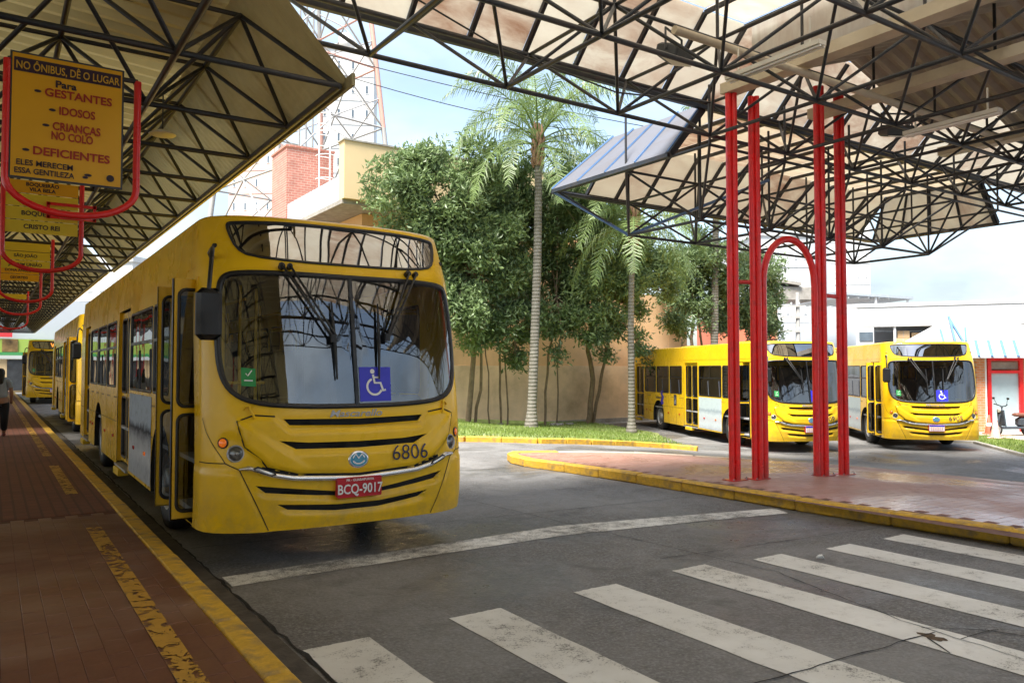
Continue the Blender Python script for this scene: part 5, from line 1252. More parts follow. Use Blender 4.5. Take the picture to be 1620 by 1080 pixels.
# brick shaft with ladder
q = at_d(478, 342, 36); bt = thing('brick_tower', 'square red brick shaft with a white caged ladder behind the cream building', 'tower', (q.x, q.y, -.5), 0)
htop = at_d(478, 245, 36).z + .5
mb = MB(); mb.box((0, 0, htop / 2), (2.15, 2.15, htop)); mb.build('shaft', M['brick'], bt); mb = MB(); mb.box((0, 0, htop + .05), (2.25, 2.25, .1)); mb.build('cap', M['brick'], bt)
ld = bpy.data.objects.new('ladder', None); COL.objects.link(ld); ld.parent = bt
for dx in (-.25, .25): mb = MB(); mb.tube([(.55 + dx, -1.35, 6), (.55 + dx, -1.35, htop + 2.6)], .035, 6); mb.build('ladder_rail', M['white'], ld)
for k in range(int((htop - 6 + 2.4) / .5)): mb = MB(); mb.tube([(.3, -1.35, 6.2 + k * .5), (.8, -1.35, 6.2 + k * .5)], .02, 6); mb.build('rung', M['white'], ld)
for k in range(6): mb = MB(); z = 7.5 + k * 1.05; mb.tube([(.55 + .42 * math.cos(R(180 + 180 * a / 8)), -1.35 + .62 * math.sin(R(180 + 180 * a / 8)), z) for a in range(9)], .02, 6); mb.build('cage_hoop', M['white'], ld)

# telecom lattice tower
D0 = 52; q = at_d(478, 330, D0); tt = thing('lattice_tower', 'tall red and grey lattice telecom tower rising behind the brick shaft', 'tower', (q.x, q.y, -.5), R(12))
def leg(z): k = 1 - z / 58; return 5.4 * k * .9 + .45
lv = [0, 5, 9.6, 14, 18.2, 22.2, 26, 29.6, 33, 36.2, 39.2, 42]
sg = {'towerred': [], 'towerwhite': []}
for i in range(len(lv) - 1):
    a, b = lv[i], lv[i + 1]; la, lb = leg(a), leg(b); m = 'towerred' if (i // 2) % 2 == 0 else 'towerwhite'; cs = [(-1, -1), (1, -1), (1, 1), (-1, 1)]
    for k in range(4):
        c, n_ = cs[k], cs[(k + 1) % 4]; A = Vector((c[0] * la, c[1] * la, a)); B = Vector((c[0] * lb, c[1] * lb, b)); A2 = Vector((n_[0] * la, n_[1] * la, a)); B2 = Vector((n_[0] * lb, n_[1] * lb, b))
        sg[m].append((A, B, .17)); sg[m].append((B, B2, .07)); mid = (B + B2) / 2; sg['towerwhite'].append((A, mid, .06)); sg['towerwhite'].append((A2, mid, .06)); sg['towerwhite'].append(((A + A2) / 2, (A + B) / 2, .045)); sg['towerwhite'].append(((A + A2) / 2, (A2 + B2) / 2, .045))
bars(tt, 'brace', sg['towerwhite'], M['towerwhite'], 200, 6); bars(tt, 'leg_section', sg['towerred'], M['towerred'], 60, 6)
mb = MB()
for dx in (-.5, 0, .5): mb.tube([(dx, -.4, 0), (dx, -.4, 42)], .06, 6)
mb.build('cable_run', M['towerwhite'], tt)
for k in range(3): mb = MB(); mb.lathe([(0, -.1), (.6, 0), (.62, .1), (0, .25)], 18, 'Y', (random.uniform(-1, 1), -leg(24) - .4, 20 + 3.2 * k)); mb.build('dish', M['white'], tt)

# ------------------------------------------------------------------ high-rise blocks
def tower_block(name, label, px0, px1, pytop, Z, wallm, rows, cols, yaw=0, group=None, wm='window', ww=.5, hh=.45, dep=12, skip=.22):
    a, b = at_d(px0, 583, Z), at_d(px1, 583, Z); c = (a + b) / 2; wd = (b - a).length; top = at_d((px0 + px1) / 2, pytop, Z).z
    t = thing(name, label, 'building', (c.x, c.y, -.6), -HEAD + yaw, group); H = top + .6
    mb = MB(); mb.box((0, dep / 2, H / 2), (wd, dep, H)); mb.build('wall', M[wallm], t); mb = MB(); mb.box((0, dep / 2, H + .25), (wd + .4, dep + .4, .5)); mb.build('parapet', M[wallm], t)
    cw, ch = wd / cols, 3.0
    for r_ in range(rows):
        z = H - 2.0 - r_ * ch
        mb = MB(); mb.box((0, -.03, z - 1.35), (wd - .1, .08, .12)); mb.build('string_course', M[wallm], t)
        for c_ in range(cols):
            if random.random() < skip: continue
            x = -wd / 2 + cw * (c_ + .5); w_ = cw * ww; h_ = ch * hh
            mb = MB(); mb.box((x, -.02, z), (w_, .08, h_)); f_ = mb.build('window', M['white'], t); mb = MB(); mb.box((x, -.07, z), (w_ - .16, .04, h_ - .16)); mb.build('pane', M[wm], f_)
    return t
M['palewin'] = mat('pale_reflective_window', (.42, .46, .50), .2, var=.15)
tower_block('apartment_tower', 'pale pinkish apartment tower rising behind the lattice tower', 500, 588, 70, 95, 'whitewall', 9, 4, R(8), 'apartment towers in the distance', 'window', .25, .35)
tower_block('apartment_tower', 'salmon sided apartment tower just left of the brick shaft', 356, 432, 225, 100, 'pinkwall', 5, 4, R(-8), 'apartment towers in the distance', 'window', .25, .35)
tower_block('apartment_tower', 'bluish white apartment block behind the red arch', 1196, 1284, 372, 85, 'whitewall', 6, 6, R(5), 'apartment towers in the distance', 'palewin', .35, .35)
tower_block('apartment_tower', 'white apartment tower with small windows behind the red columns at the kiosk end', 1316, 1378, 310, 110, 'whitewall', 9, 5, R(-6), 'apartment towers in the distance', 'palewin', .3, .3)
tower_block('office_block', 'white and pale blue block seen past the platform canopy edge', 84, 215, 415, 70, 'whitewall', 3, 6, R(-12), None, 'palewin', .5, .4)
# orange-red building with concrete water tank on a column
q = at_d(1226, 560, 48); ob = thing('orange_building', 'orange and cream building with a concrete tank on a pillar', 'building', (q.x, q.y, -.6), -HEAD)
mb = MB(); mb.box((-1.9, 2, 2.7), (3.6, 5, 5.4)); mb.build('wall', M['orangewall'], ob); mb = MB(); mb.box((.15, 1.0, 3.9), (.55, .6, 7.8)); mb.build('pillar', M['cream'], ob)
mb = MB(); mb.box((.9, 1.2, 6.9), (3.0, 2.6, .9), None, .08); mb.build('tank', M['concrete'], ob); mb = MB(); mb.box((-.2, 1.2, 7.75), (3.6, 3.0, .18), Matrix.Rotation(.16, 3, 'Y')); mb.build('tank_roof', M['concrete'], ob); mb = MB(); mb.box((2.0, 4.0, 1.6), (5, 3, 3.4)); mb.build('low_wall', M['whitewall'], ob)
# grey block and carport roof
q = at_d(1300, 560, 60); gb = thing('grey_block', 'pale grey flat-roofed block between the red columns', 'building', (q.x, q.y, -.6), -HEAD)
mb = MB(); mb.box((0, 4, 2.9), (9.6, 8, 5.8)); mb.build('wall', M['greywall'], gb)
for k in range(3): mb = MB(); mb.box((-2.6 + 2.6 * k, -.03, 2.6), (1.7, .08, 1.4)); f_ = mb.build('window', M['white'], gb); mb = MB(); mb.box((-2.6 + 2.6 * k, -.08, 2.6), (1.5, .04, 1.2)); mb.build('pane', M['window'], gb)
q = at_d(1378, 560, 52); sh = thing('carport_roof', 'grey sheet metal shelter roof on white posts beside the white warehouse', 'shelter', (q.x, q.y, -.6), -HEAD + R(8))
zr = at_d(1378, 468, 52).z + .6
mb = MB(); mb.box((0, 3, zr), (5.6, 7, .16), Matrix.Rotation(.05, 3, 'Y')); mb.build('roof', M['shedroof'], sh)
for k in range(8): mb = MB(); mb.box((-2.5 + k * .72, 3, zr - .16), (.06, 6.8, .1)); mb.build('purlin', M['white'], sh)
for dx in (-2.4, .2, 2.5): mb = MB(); mb.tube([(dx, -.3, 0), (dx, -.3, zr - .05)], .08, 8); mb.build('post', M['white'], sh)
# utility pole with transformer
q = at_d(1263, 575, 42); up = thing('utility_pole', 'grey concrete utility pole with crossarms and a transformer', 'pole', (q.x, q.y, -.6), -HEAD)
zt = at_d(1263, 462, 42).z + .6; mb = MB(); mb.tube([(0, 0, 0), (0, 0, zt)], [.16, .10], 10); mb.build('pole', M['wood'], up)
for z, w_ in ((zt - .75, 1.1), (zt - 1.35, 1.1), (zt - 2.1, 1.3)):
    mb = MB(); mb.box((-.35, -.12, z), (w_, .09, .09)); ca = mb.build('crossarm', M['wood'], up)
    for k in range(3): mb = MB(); mb.lathe([(.0, .16), (.05, .14), (.03, .08), (.06, .04), (.03, 0)], 8, 'Z', (-.8 + .42 * k, -.12, z + .045)); mb.build('insulator', M['greywall'], ca)
mb = MB(); mb.lathe([(0, 0), (.24, .0), (.26, .05), (.26, .65), (.2, .72), (0, .74)], 14, 'Z', (-.55, -.1, zt - 3.05)); mb.build('transformer', M['greywall'], up)

# ------------------------------------------------------------------ white warehouse with cardboard boxes
q = at_d(1357, 575, 44); yw = -HEAD + R(-24); wh = thing('white_warehouse', 'long white warehouse with an open storage bay under a deep fascia', 'building', (q.x, q.y, -.6), yw)
Lw = 30; zA = at_d(1357, 487, 44).z + .6; zBm = at_d(1357, 517, 44).z + .6
mb = MB(); mb.box((Lw / 2, 3.0, (zA + zBm) / 2), (Lw, 6, zA - zBm)); mb.build('fascia', M['whitewall'], wh)
mb = MB(); mb.box((Lw / 2, 6.2, zBm / 2), (Lw, .3, zBm)); mb.build('back_wall', M['greywall'], wh); mb = MB(); mb.box((Lw / 2, 3.0, 1.72), (Lw, 5.8, 3.44)); mb.build('plinth', M['whitewall'], wh)
mb = MB(); mb.box((.4, 1.5, zBm / 2 + .6), (.9, 3, zBm - 1.25)); mb.build('end_wall', M['whitewall'], wh); mb = MB(); mb.box((Lw / 2 - .3, .2, zA + .12), (Lw + 1, .5, .2)); mb.build('coping', M['whitewall'], wh)
for k in range(9): mb = MB(); mb.box((1.9 + 3.3 * k, .16, (zBm + 3.44) / 2), (.12, .12, zBm - 3.44)); mb.build('post', M['white'], wh)
mb = MB(); mb.box((.45, -.02, 4.1), (.7, .06, .5)); mb.build('vent', M['window'], wh)
for k in range(14): mb = MB(); mb.box((16 + .9 * k, .05, 2.4), (.7, .08, 1.0)); mb.build('window', M['window'], wh)
Rw = Matrix.Rotation(yw, 4, 'Z')
for i, (u, v, w_, h_) in enumerate([(2.3, 0, .7, .55), (2.35, .56, .6, .4), (3.15, 0, .85, .85), (4.1, 0, .8, .55), (5.1, 0, .95, .5), (5.15, .51, .9, .45), (6.15, 0, 1.0, .5), (6.2, .51, .95, .42), (7.25, 0, .9, .52), (8.25, 0, .95, .48), (8.3, .49, .85, .55), (9.3, 0, .9, .5), (9.35, .51, .7, .35), (10.3, 0, .8, .45)]):
    p = wh.location + Rw @ Vector((u, .55 + .1 * (i % 3), 3.44 + v))
    bxo = thing('cardboard_box', 'brown cardboard box stacked on top of another carton in the warehouse bay' if v else 'brown cardboard box standing on the floor of the open warehouse bay', 'box', p, yw + random.gauss(0, .05), 'cardboard boxes in the warehouse bay')
    mb = MB(); mb.box((0, 0, h_ / 2), (w_, .7, h_ - .01), None, .01); mb.build('carton', M['cardboard'], bxo); mb = MB(); mb.box((0, -.352, h_ / 2), (.06, .004, h_ - .04)); mb.build('tape', M['edgeconc'], bxo)

# ------------------------------------------------------------------ kiosk with blue-ribbed white roof
q = gnd(1547, 683, .07); kx = Vector((q.x, q.y, g(q.x) + .07)); ks = thing('kiosk', 'orange brick kiosk with red door frame and white sloping roof with blue ribs', 'kiosk', kx, -HEAD)
Zk = (kx - cam.location).dot(_f); pm = Zk / 1240
def KX(px): return (px - 1547) * pm
def KZ(py): return EYE + (583 - py) * pm - kx.z
mb = MB(); mb.box(((KX(1547) + KX(1560)) / 2, .15, KZ(566) / 2), (KX(1560) - KX(1547), .3, KZ(566))); mb.build('brick_pier', M['brickor'], ks)
mb = MB(); mb.box((KX(1562.5), .1, KZ(566) / 2), (.08, .1, KZ(566))); mb.build('white_post', M['white'], ks)
d0, d1 = KX(1566), KX(1622)
for (c, s_) in (((d0 + .06, .1, KZ(566) / 2), (.13, .12, KZ(566))), ((d1 - .06, .1, KZ(566) / 2), (.13, .12, KZ(566))), (((d0 + d1) / 2, .1, KZ(568)), (d1 - d0, .121, .12)), (((d0 + d1) / 2, .1, KZ(588)), (d1 - d0, .121, .10))): mb = MB(); mb.box(c, s_); mb.build('door_frame', M['red'], ks)
mb = MB(); mb.box(((d0 + d1) / 2, .14, KZ(590) / 2), (d1 - d0 - .2, .03, KZ(590))); mb.build('door_pane', M['kioskglass'], ks); mb = MB(); mb.box(((d0 + d1) / 2, .14, KZ(578)), (d1 - d0 - .2, .03, .26)); mb.build('transom_pane', M['concrete'], ks)
mb = MB(); mb.box((KX(1547) + 3.9, 2.4, KZ(566) / 2), (7.6, 4.2, KZ(566))); mb.build('wall', M['brickor'], ks)
# roof: skirt of panels, then upper hipped panels
x0, x1 = KX(1516), KX(1720); ze_, zm_, zt_ = KZ(565), KZ(539), KZ(497); 
n = 10
for i in range(n):
    a, b = x0 + (x1 - x0) * i / n, x0 + (x1 - x0) * (i + 1) / n; sh_ = .42
    mb = MB(); mb.add([(a + .02, -.55, ze_), (b - .02, -.55, ze_), (b + sh_ - .02, .35, zm_), (a + sh_ + .02, .35, zm_), (a + .02, -.55, ze_ - .03), (b - .02, -.55, ze_ - .03), (b + sh_ - .02, .37, zm_ - .03), (a + sh_ + .02, .37, zm_ - .03)], [(0, 1, 2, 3), (7, 6, 5, 4), (0, 4, 5, 1), (1, 5, 6, 2), (2, 6, 7, 3), (3, 7, 4, 0)]); mb.build('roof_panel', M['roofwhite'], ks)
    beam('roof_rib', (a, -.57, ze_ + .02), (a + sh_, .34, zm_ + .03), .09, .06, M['bluerib'], ks)
ap = Vector((KX(1543), 1.6, zt_)); ap2 = Vector((KX(1640), 1.6, zt_ - .12))
mb = MB(); mb.add([(x0 + .42, .36, zm_), (KX(1580), .36, zm_), tuple(ap), (KX(1494), 3.0, zm_)], [(0, 1, 2), (0, 2, 3)]); mb.add([(KX(1580), .36, zm_), (x1 + .4, .36, zm_), tuple(ap2), tuple(ap)], [(0, 1, 2, 3)]); mb.add([(KX(1494), 3, zm_), tuple(ap), tuple(ap2), (x1, 3, zm_)], [(0, 1, 2, 3)]); mb.build('upper_roof', M['roofwhite'], ks)
for (pa, pya, pb, pyb) in ((1543, 497, 1522, 541), (1555, 517, 1539, 541), (1512, 520, 1503, 541)):
    fy = lambda py: .30 + 1.25 * max(0, (540 - py) / 43); beam('roof_rib', (KX(pa), fy(pya), KZ(pya) + .03), (KX(pb), fy(pyb), KZ(pyb) + .03), .07, .05, M['bluerib'], ks)
beam('roof_rib', (x0 + .42, .33, zm_ + .02), ap + Vector((0, -.02, .02)), .07, .05, M['bluerib'], ks)

# cones and electric scooter outside the kiosk
def cone(px, py, hpx, m, band_, label):
    p = gnd(px, py, .075); p.z = g(p.x) + .075; Zc = (p - cam.location).dot(_f); h = hpx * Zc / 1240
    t = thing('traffic_cone', label, 'traffic cone', p, R(10), 'traffic cones outside the kiosk'); mb = MB(); mb.box((0, 0, .02), (h * .55, h * .55, .04), None, .01); mb.build('base', M[m], t); mb = MB(); mb.lathe([(h * .21, .04), (h * .05, h - .01), (.0, h)], 18); mb.build('body', M[m], t)
    mb = MB(); mb.lathe([(h * .142 + .004, h * .42), (h * .107 + .004, h * .62)], 18); mb.build('band', M[band_], t)
cone(1565, 686, 30, 'cone', 'white', 'red orange traffic cone against the kiosk pier'); cone(1575, 693, 34, 'conepale', 'conepale', 'faded pink traffic cone standing by the scooter')
q = gnd(1603, 689, .075); q.z = g(q.x) + .075; sc = thing('electric_scooter', 'black electric scooter with brown seat parked by the kiosk door', 'scooter', q, -HEAD + R(8))
for dx, nm in ((-.62, 0), (.52, 1)):
    wo = bpy.data.objects.new('wheel', None); COL.objects.link(wo); wo.parent = sc; wo.location = (dx, 0, .21)
    mb = MB(); mb.lathe([(.13, -.05), (.19, -.055), (.21, -.03), (.21, .03), (.19, .055), (.13, .05)], 22, 'Y'); mb.build('tyre', M['tyre'], wo); mb = MB(); mb.lathe([(.13, -.045), (.05, -.03), (.04, -.06), (0, -.06)], 16, 'Y'); mb.lathe([(.13, .045), (.05, .03), (.04, .06), (0, .06)], 16, 'Y'); mb.build('rim', M['steel'], wo)
mb = MB(); mb.tube([(-.62, .0, .21), (-.52, 0, .55), (-.40, 0, .98)], .035, 8); mb.build('fork', M['gunmetal'], sc)
mb = MB(); mb.tube([(-.45, -.30, 1.06), (-.36, -.12, 1.0), (-.40, 0, .98), (-.36, .12, 1.0), (-.45, .30, 1.06)], .018, 8); mb.build('handlebar', M['black'], sc)
for s in (-1, 1): mb = MB(); mb.tube([(-.40, s * .2, 1.02), (-.44, s * .3, 1.22)], .008, 6); mb.box((-.44, s * .32, 1.25), (.03, .10, .07), None, .01); mb.build('mirror', M['black'], sc)
mb = MB(); mb.add([(-.48, -.14, .85), (-.48, .14, .85), (-.42, .16, .35), (-.42, -.16, .35), (-.43, -.14, .87), (-.43, .14, .87), (-.37, .16, .33), (-.37, -.16, .33)], [(0, 1, 2, 3), (7, 6, 5, 4), (0, 4, 5, 1), (2, 6, 7, 3), (1, 5, 6, 2), (0, 3, 7, 4)]); mb.build('leg_shield', M['gunmetal'], sc)
mb = MB(); mb.box((-.05, 0, .27), (.78, .28, .08), None, .03); mb.build('footboard', M['gunmetal'], sc); mb = MB(); mb.box((.40, 0, .46), (.52, .26, .34), None, .08); mb.build('body', M['gunmetal'], sc)
mb = MB(); mb.box((.36, 0, .70), (.66, .28, .12), None, .055); mb.build('seat', M['brownseat'], sc); mb = MB(); mb.lathe([(0, -.03), (.07, -.03), (.08, 0), (.0, .03)], 14, 'X', (-.50, 0, .86)); mb.build('headlamp', M['lens'], sc)

# ------------------------------------------------------------------ shops at the far end of the platform
SY = 66.0
sp = thing('shop_front', 'shop front with lime green fascia, red sign and brown poster at the platform end', 'shop', (-2, SY, 0))
mb = MB(); mb.box((0, 2, 1.2), (16, 3, 2.4)); mb.build('shop_wall', M['cream'], sp); mb = MB(); mb.box((0, .42, 3.35), (16, .2, .95)); mb.build('fascia', M['lime'], sp); mb = MB(); mb.box((0, .40, 2.76), (16, .3, .22)); mb.build('awning_band', M['shopgreen'], sp)
mb = MB(); mb.box((0, 2, 5.3), (16, 2.2, 2.9)); mb.build('upper_wall', M['greywall'], sp); mb = MB(); mb.box((2.75, .30, 4.25), (.95, .1, .6)); mb.build('red_sign', M['shopred'], sp)
mb = MB(); mb.box((3.1, .29, 3.35), (.95, .06, .9)); po = mb.build('poster', M['poster'], sp)
for k in range(6): mb = MB(); mb.box((-5.2 + 2.2 * k, .47, 1.25), (1.3, .1, 2.2)); mb.build('display_window', M['shopdark'], sp)

# ------------------------------------------------------------------ unseen building added behind the viewpoint to darken windshield reflections
sb = thing('unseen_reflection_building', 'unseen long cream building with dark windows, added behind the viewpoint for windshield reflections', 'building', (8, -24, 0))
mb = MB(); mb.box((0, -3, 3.2), (70, 6, 6.4)); mb.build('wall', M['cream'], sb); mb = MB(); mb.box((0, -2.9, 6.5), (71, 7, .3)); mb.build('roof_edge', M['whitewall'], sb)
for k in range(14): mb = MB(); mb.box((-30 + 4.6 * k, .03, 2.0), (3.4, .1, 2.6)); mb.build('window', M['window'], sb); mb = MB(); mb.box((-30 + 4.6 * k, .03, 5.0), (2.6, .1, 1.1)); mb.build('window', M['window'], sb)
# ------------------------------------------------------------------ overhead wires
def wire(pts, label):
    t = thing('overhead_wire', label, 'wire', pts[0], 0, 'overhead wires'); mb = MB(); P_ = []
    for a, b in zip(pts[:-1], pts[1:]):
        for k in range(13): s = k / 12; P_.append(Vector(a).lerp(Vector(b), s) - Vector((0, 0, 1.2 * s * (1 - s))) - Vector(pts[0]))
    mb.tube(P_, .018, 5); mb.build('cable', M['black'], t)
wire([at_d(420, 60, 30), at_d(1150, 222, 34)], 'thin black cable sagging past the palm crown'); wire([at_d(420, 78, 31), at_d(900, 205, 33)], 'thin black cable running just below the upper cable')
q = gnd(1298, 885); lt = thing('paper_scrap', 'crumpled white paper scrap on the asphalt between crosswalk stripes', 'litter', (q.x, q.y, g(q.x))); mb = MB()
random.seed(3); vs = [(random.uniform(-.035, .035), random.uniform(-.03, .03), random.uniform(0.004, .05)) for _ in range(14)]
bm = bmesh.new(); [bm.verts.new(v) for v in vs]; bmesh.ops.convex_hull(bm, input=bm.verts); me = bpy.data.meshes.new('paper'); bm.to_mesh(me); bm.free(); me.materials.append(M['paper']); link('paper', me, lt)
for i in range(26):
    pass

# ------------------------------------------------------------------ the woman walking away along the platform
pw = thing('person', 'person with dark hair in pale grey top and black trousers walking along the platform', 'person', (.18, 21.0, PZ), R(4))
def skinned(name, joints, edges, m, parent, root_i=0, sub=2):
    me = bpy.data.meshes.new(name); me.from_pydata([j[0] for j in joints], edges, []); o = bpy.data.objects.new(name, me); COL.objects.link(o)
    mo = o.modifiers.new('skin', 'SKIN'); mo.use_smooth_shade = True
    for i, j in enumerate(joints): r_ = j[1] if isinstance(j[1], tuple) else (j[1], j[1]); me.skin_vertices[0].data[i].radius = r_; me.skin_vertices[0].data[i].use_root = (i == root_i)
    s_ = o.modifiers.new('sub', 'SUBSURF'); s_.levels = sub; s_.render_levels = sub
    dg = bpy.context.evaluated_depsgraph_get(); m2 = bpy.data.meshes.new_from_object(o.evaluated_get(dg)); bpy.data.objects.remove(o)
    m2.materials.clear(); m2.materials.append(m); m2.polygons.foreach_set('use_smooth', [True] * len(m2.polygons)); return link(name, m2, parent)
J = [((0, 0, .80), (.15, .10)), ((0, 0, .98), (.125, .085)), ((0, .01, 1.17), (.14, .09)), ((0, .0, 1.28), (.10, .07)), ((0, .015, 1.35), (.05, .05)), ((0, .03, 1.45), (.075, .085)), ((0, .03, 1.52), (.06, .07)),
     ((-.15, 0, 1.26), .05), ((-.22, .0, 1.02), .042), ((-.20, .12, .83), .033), ((-.20, .15, .75), .028), ((.15, 0, 1.26), .05), ((.22, -.02, 1.02), .042), ((.22, .08, .82), .033), ((.22, .11, .74), .028),
     ((-.09, 0, .76), .095), ((-.09, .06, .44), .065), ((-.09, -.05, .10), .045), ((-.09, .06, .035), .035), ((.09, 0, .76), .095), ((.09, .02, .44), .065), ((.09, .22, .11), .045), ((.09, .31, .035), .035)]
E_ = [(0, 1), (1, 2), (2, 3), (3, 4), (4, 5), (5, 6), (3, 7), (7, 8), (8, 9), (9, 10), (3, 11), (11, 12), (12, 13), (13, 14), (0, 15), (15, 16), (16, 17), (17, 18), (0, 19), (19, 20), (20, 21), (21, 22)]
skinned('body', J, E_, M['skin'], pw)
skinned('shirt', [((0, 0, .84), (.185, .135)), ((0, 0, 1.0), (.155, .115)), ((0, .01, 1.17), (.165, .115)), ((0, 0, 1.30), (.10, .085)), ((-.16, 0, 1.26), .07), ((-.21, 0, 1.08), .065), ((.16, 0, 1.26), .07), ((.21, -.01, 1.08), .065)], [(0, 1), (1, 2), (2, 3), (3, 4), (4, 5), (3, 6), (6, 7)], M['shirt'], pw)
skinned('trousers', [((0, 0, .88), (.165, .12)), ((-.09, 0, .72), .115), ((-.09, .06, .44), .085), ((-.09, -.04, .13), .07), ((.09, 0, .72), .115), ((.09, .02, .44), .085), ((.09, .20, .14), .07)], [(0, 1), (1, 2), (2, 3), (0, 4), (4, 5), (5, 6)], M['trousers'], pw)
skinned('hair', [((0, .02, 1.53), (.085, .095)), ((0, -.03, 1.46), (.10, .085)), ((0, -.06, 1.34), (.09, .05)), ((0, -.09, 1.18), (.06, .03))], [(0, 1), (1, 2), (2, 3)], M['hair'], pw)
for p0, p1 in (((-.09, -.08, .04), (-.09, .10, .035)), ((.09, .19, .05), (.09, .36, .035))): skinned('shoe', [(p0, .045), (p1, .038)], [(0, 1)], M['shoe'], pw)
pw.rotation_euler = (0, 0, 0)

# ------------------------------------------------------------------ trees along the wall
def leaf_cloud(blobs, n_cl, per, size, seed, spread=.30):
    rng = np.random.default_rng(seed); sub = []
    for c, r in blobs:
        for k in range(int(7 + r * 3)):
            d_ = rng.normal(size=3); d_ /= np.linalg.norm(d_); sub.append((tuple(np.array(c) + d_ * r * rng.uniform(.35, .95) * np.array([1, .8, 1])), r * rng.uniform(.26, .48)))
    blobs = sub
    rng = np.random.default_rng(seed + 1); vol = np.array([b[1] ** 2 for b in blobs]); pr = vol / vol.sum(); V = []; F = []
    idx = rng.choice(len(blobs), n_cl, p=pr)
    for i in idx:
        c, r = blobs[i]; d_ = rng.normal(size=3); d_ /= np.linalg.norm(d_); rr = r * (rng.uniform(.30, 1.0) ** .5) * rng.uniform(.85, 1.12); cc = np.array(c) + d_ * rr * np.array([1, .85, 1])
        m = rng.integers(int(per * .6), int(per * 1.4)); 
        out = d_ * .6 + np.array([0, 0, .25]); 
        pos = cc + rng.normal(size=(m, 3)) * spread * np.array([1, 1, .7])
        for p in pos:
            a = rng.normal(size=3) * .8 + out; a[2] -= .35; a /= np.linalg.norm(a); up_ = rng.normal(size=3) + np.array([0, 0, 1.2]); b = np.cross(a, up_); b /= np.linalg.norm(b) + 1e-9; nrm = np.cross(a, b)
            L_ = size * rng.uniform(.45, 1.5); w_ = L_ * .20; k = len(V)
            V += [p, p + a * L_ * .5 + b * w_ + nrm * .012, p + a * L_ - nrm * .03, p + a * L_ * .5 - b * w_ + nrm * .012]; F += [(k, k + 1, k + 2), (k, k + 2, k + 3)]
    return V, F
def tree(label, base, stems, blobs_px, YB, n_cl, leafm, seed, dy=1.1, size=.185):
    random.seed(seed); bz = g(base[0]) + .08
    t = thing('wall_tree', label, 'tree', (base[0], base[1], bz), 0, 'trees along the tan wall'); O = Vector((base[0], base[1], bz)); blobs = []
    for (px, py, rp) in blobs_px:
        y = YB + random.uniform(-dy, dy) * .5; p = at_y(px, py, y); Zz = (p - cam.location).dot(_f); blobs.append((tuple(p - O), rp * Zz / 1240))
    tr = None
    for k, st in enumerate(stems):
        pts = []; rad = []
        for i, (px, py, r) in enumerate(st):
            y = base[1] + (YB - base[1]) * (i / max(1, len(st) - 1)) * .8
            p = at_y(px, py, y) - O
            if i == 0: p = Vector((p.x, p.y, -.1))
            pts.append(p); rad.append(r)
        P2 = []; R2 = []
        for i in range(len(pts) - 1):
            for s in range(4): f_ = s / 4; P2.append(pts[i].lerp(pts[i + 1], f_) + Vector((random.gauss(0, .03), random.gauss(0, .03), 0)) * (1 if i or s else 0)); R2.append(rad[i] + (rad[i + 1] - rad[i]) * f_)
        P2.append(pts[-1]); R2.append(rad[-1]); mb = MB(); mb.tube(P2, R2, 8); o = mb.build('trunk' if k == 0 else 'stem', M['bark'], t)
        if k == 0: tr = o; tip = pts[-1]; top_p = P2[-1]; r0 = rad[-1]
    for c, r in blobs:
        c = Vector(c); mb = MB(); mid = top_p.lerp(c, .5) + Vector((random.gauss(0, .2), random.gauss(0, .2), .15)); mb.tube([top_p, mid, c], [max(.03, r0 * .7), .035, .012], 6)
        for q_ in range(4): e = c + Vector((random.gauss(0, r * .5), random.gauss(0, r * .4), random.gauss(0, r * .5))); mb.tube([mid.lerp(c, .5), e], [.02, .006], 5)
        mb.build('limb', M['bark'], t)
    V, F = leaf_cloud(blobs, int(n_cl * 1.0), 26, size, seed, .17); mb = MB(); mb.add(V, F); cr_ = mb.build('crown', leafm, t)
    return t
YB = 23.3
def gb_(px): p = at_y(px, 668, 24.6); return (p.x, p.y)
tree('broad tree with the tallest dense crown directly behind bus 6806', gb_(742), [[(740, 668, .11), (750, 560, .09), (765, 470, .07)], [(752, 668, .06), (762, 560, .05), (745, 470, .04)]],
     [(622, 292, 40), (655, 262, 38), (650, 330, 58), (700, 262, 45), (716, 330, 72), (688, 398, 58), (760, 275, 48), (775, 350, 66), (745, 428, 62), (800, 430, 45), (760, 492, 36), (718, 470, 42), (738, 512, 28), (776, 524, 22), (748, 545, 16), (700, 505, 24)], YB, 1750, M['leaf'], 11)
tree('slender many-stemmed tree beside the nearer palm trunk', gb_(800), [[(793, 668, .045), (790, 560, .04), (806, 470, .03)], [(803, 668, .035), (800, 560, .03), (815, 470, .025)], [(775, 668, .03), (768, 560, .025), (776, 470, .02)]],
     [(808, 300, 46), (826, 360, 52), (820, 440, 46), (836, 500, 26), (790, 520, 26), (812, 565, 16), (800, 488, 34), (838, 470, 28), (822, 530, 20)], YB + .5, 760, M['leafdark'], 12)
tree('vine-wrapped thin stems with dark crown between the nearer palm and the forked tree', gb_(878), [[(862, 668, .05), (868, 560, .045), (880, 470, .03)], [(880, 668, .035), (884, 560, .03), (890, 470, .025)]],
     [(880, 300, 44), (872, 370, 50), (905, 345, 52), (885, 440, 46), (870, 505, 24), (902, 500, 22), (886, 560, 13), (872, 530, 20), (905, 470, 30)], YB + .4, 720, M['leafdark'], 13)
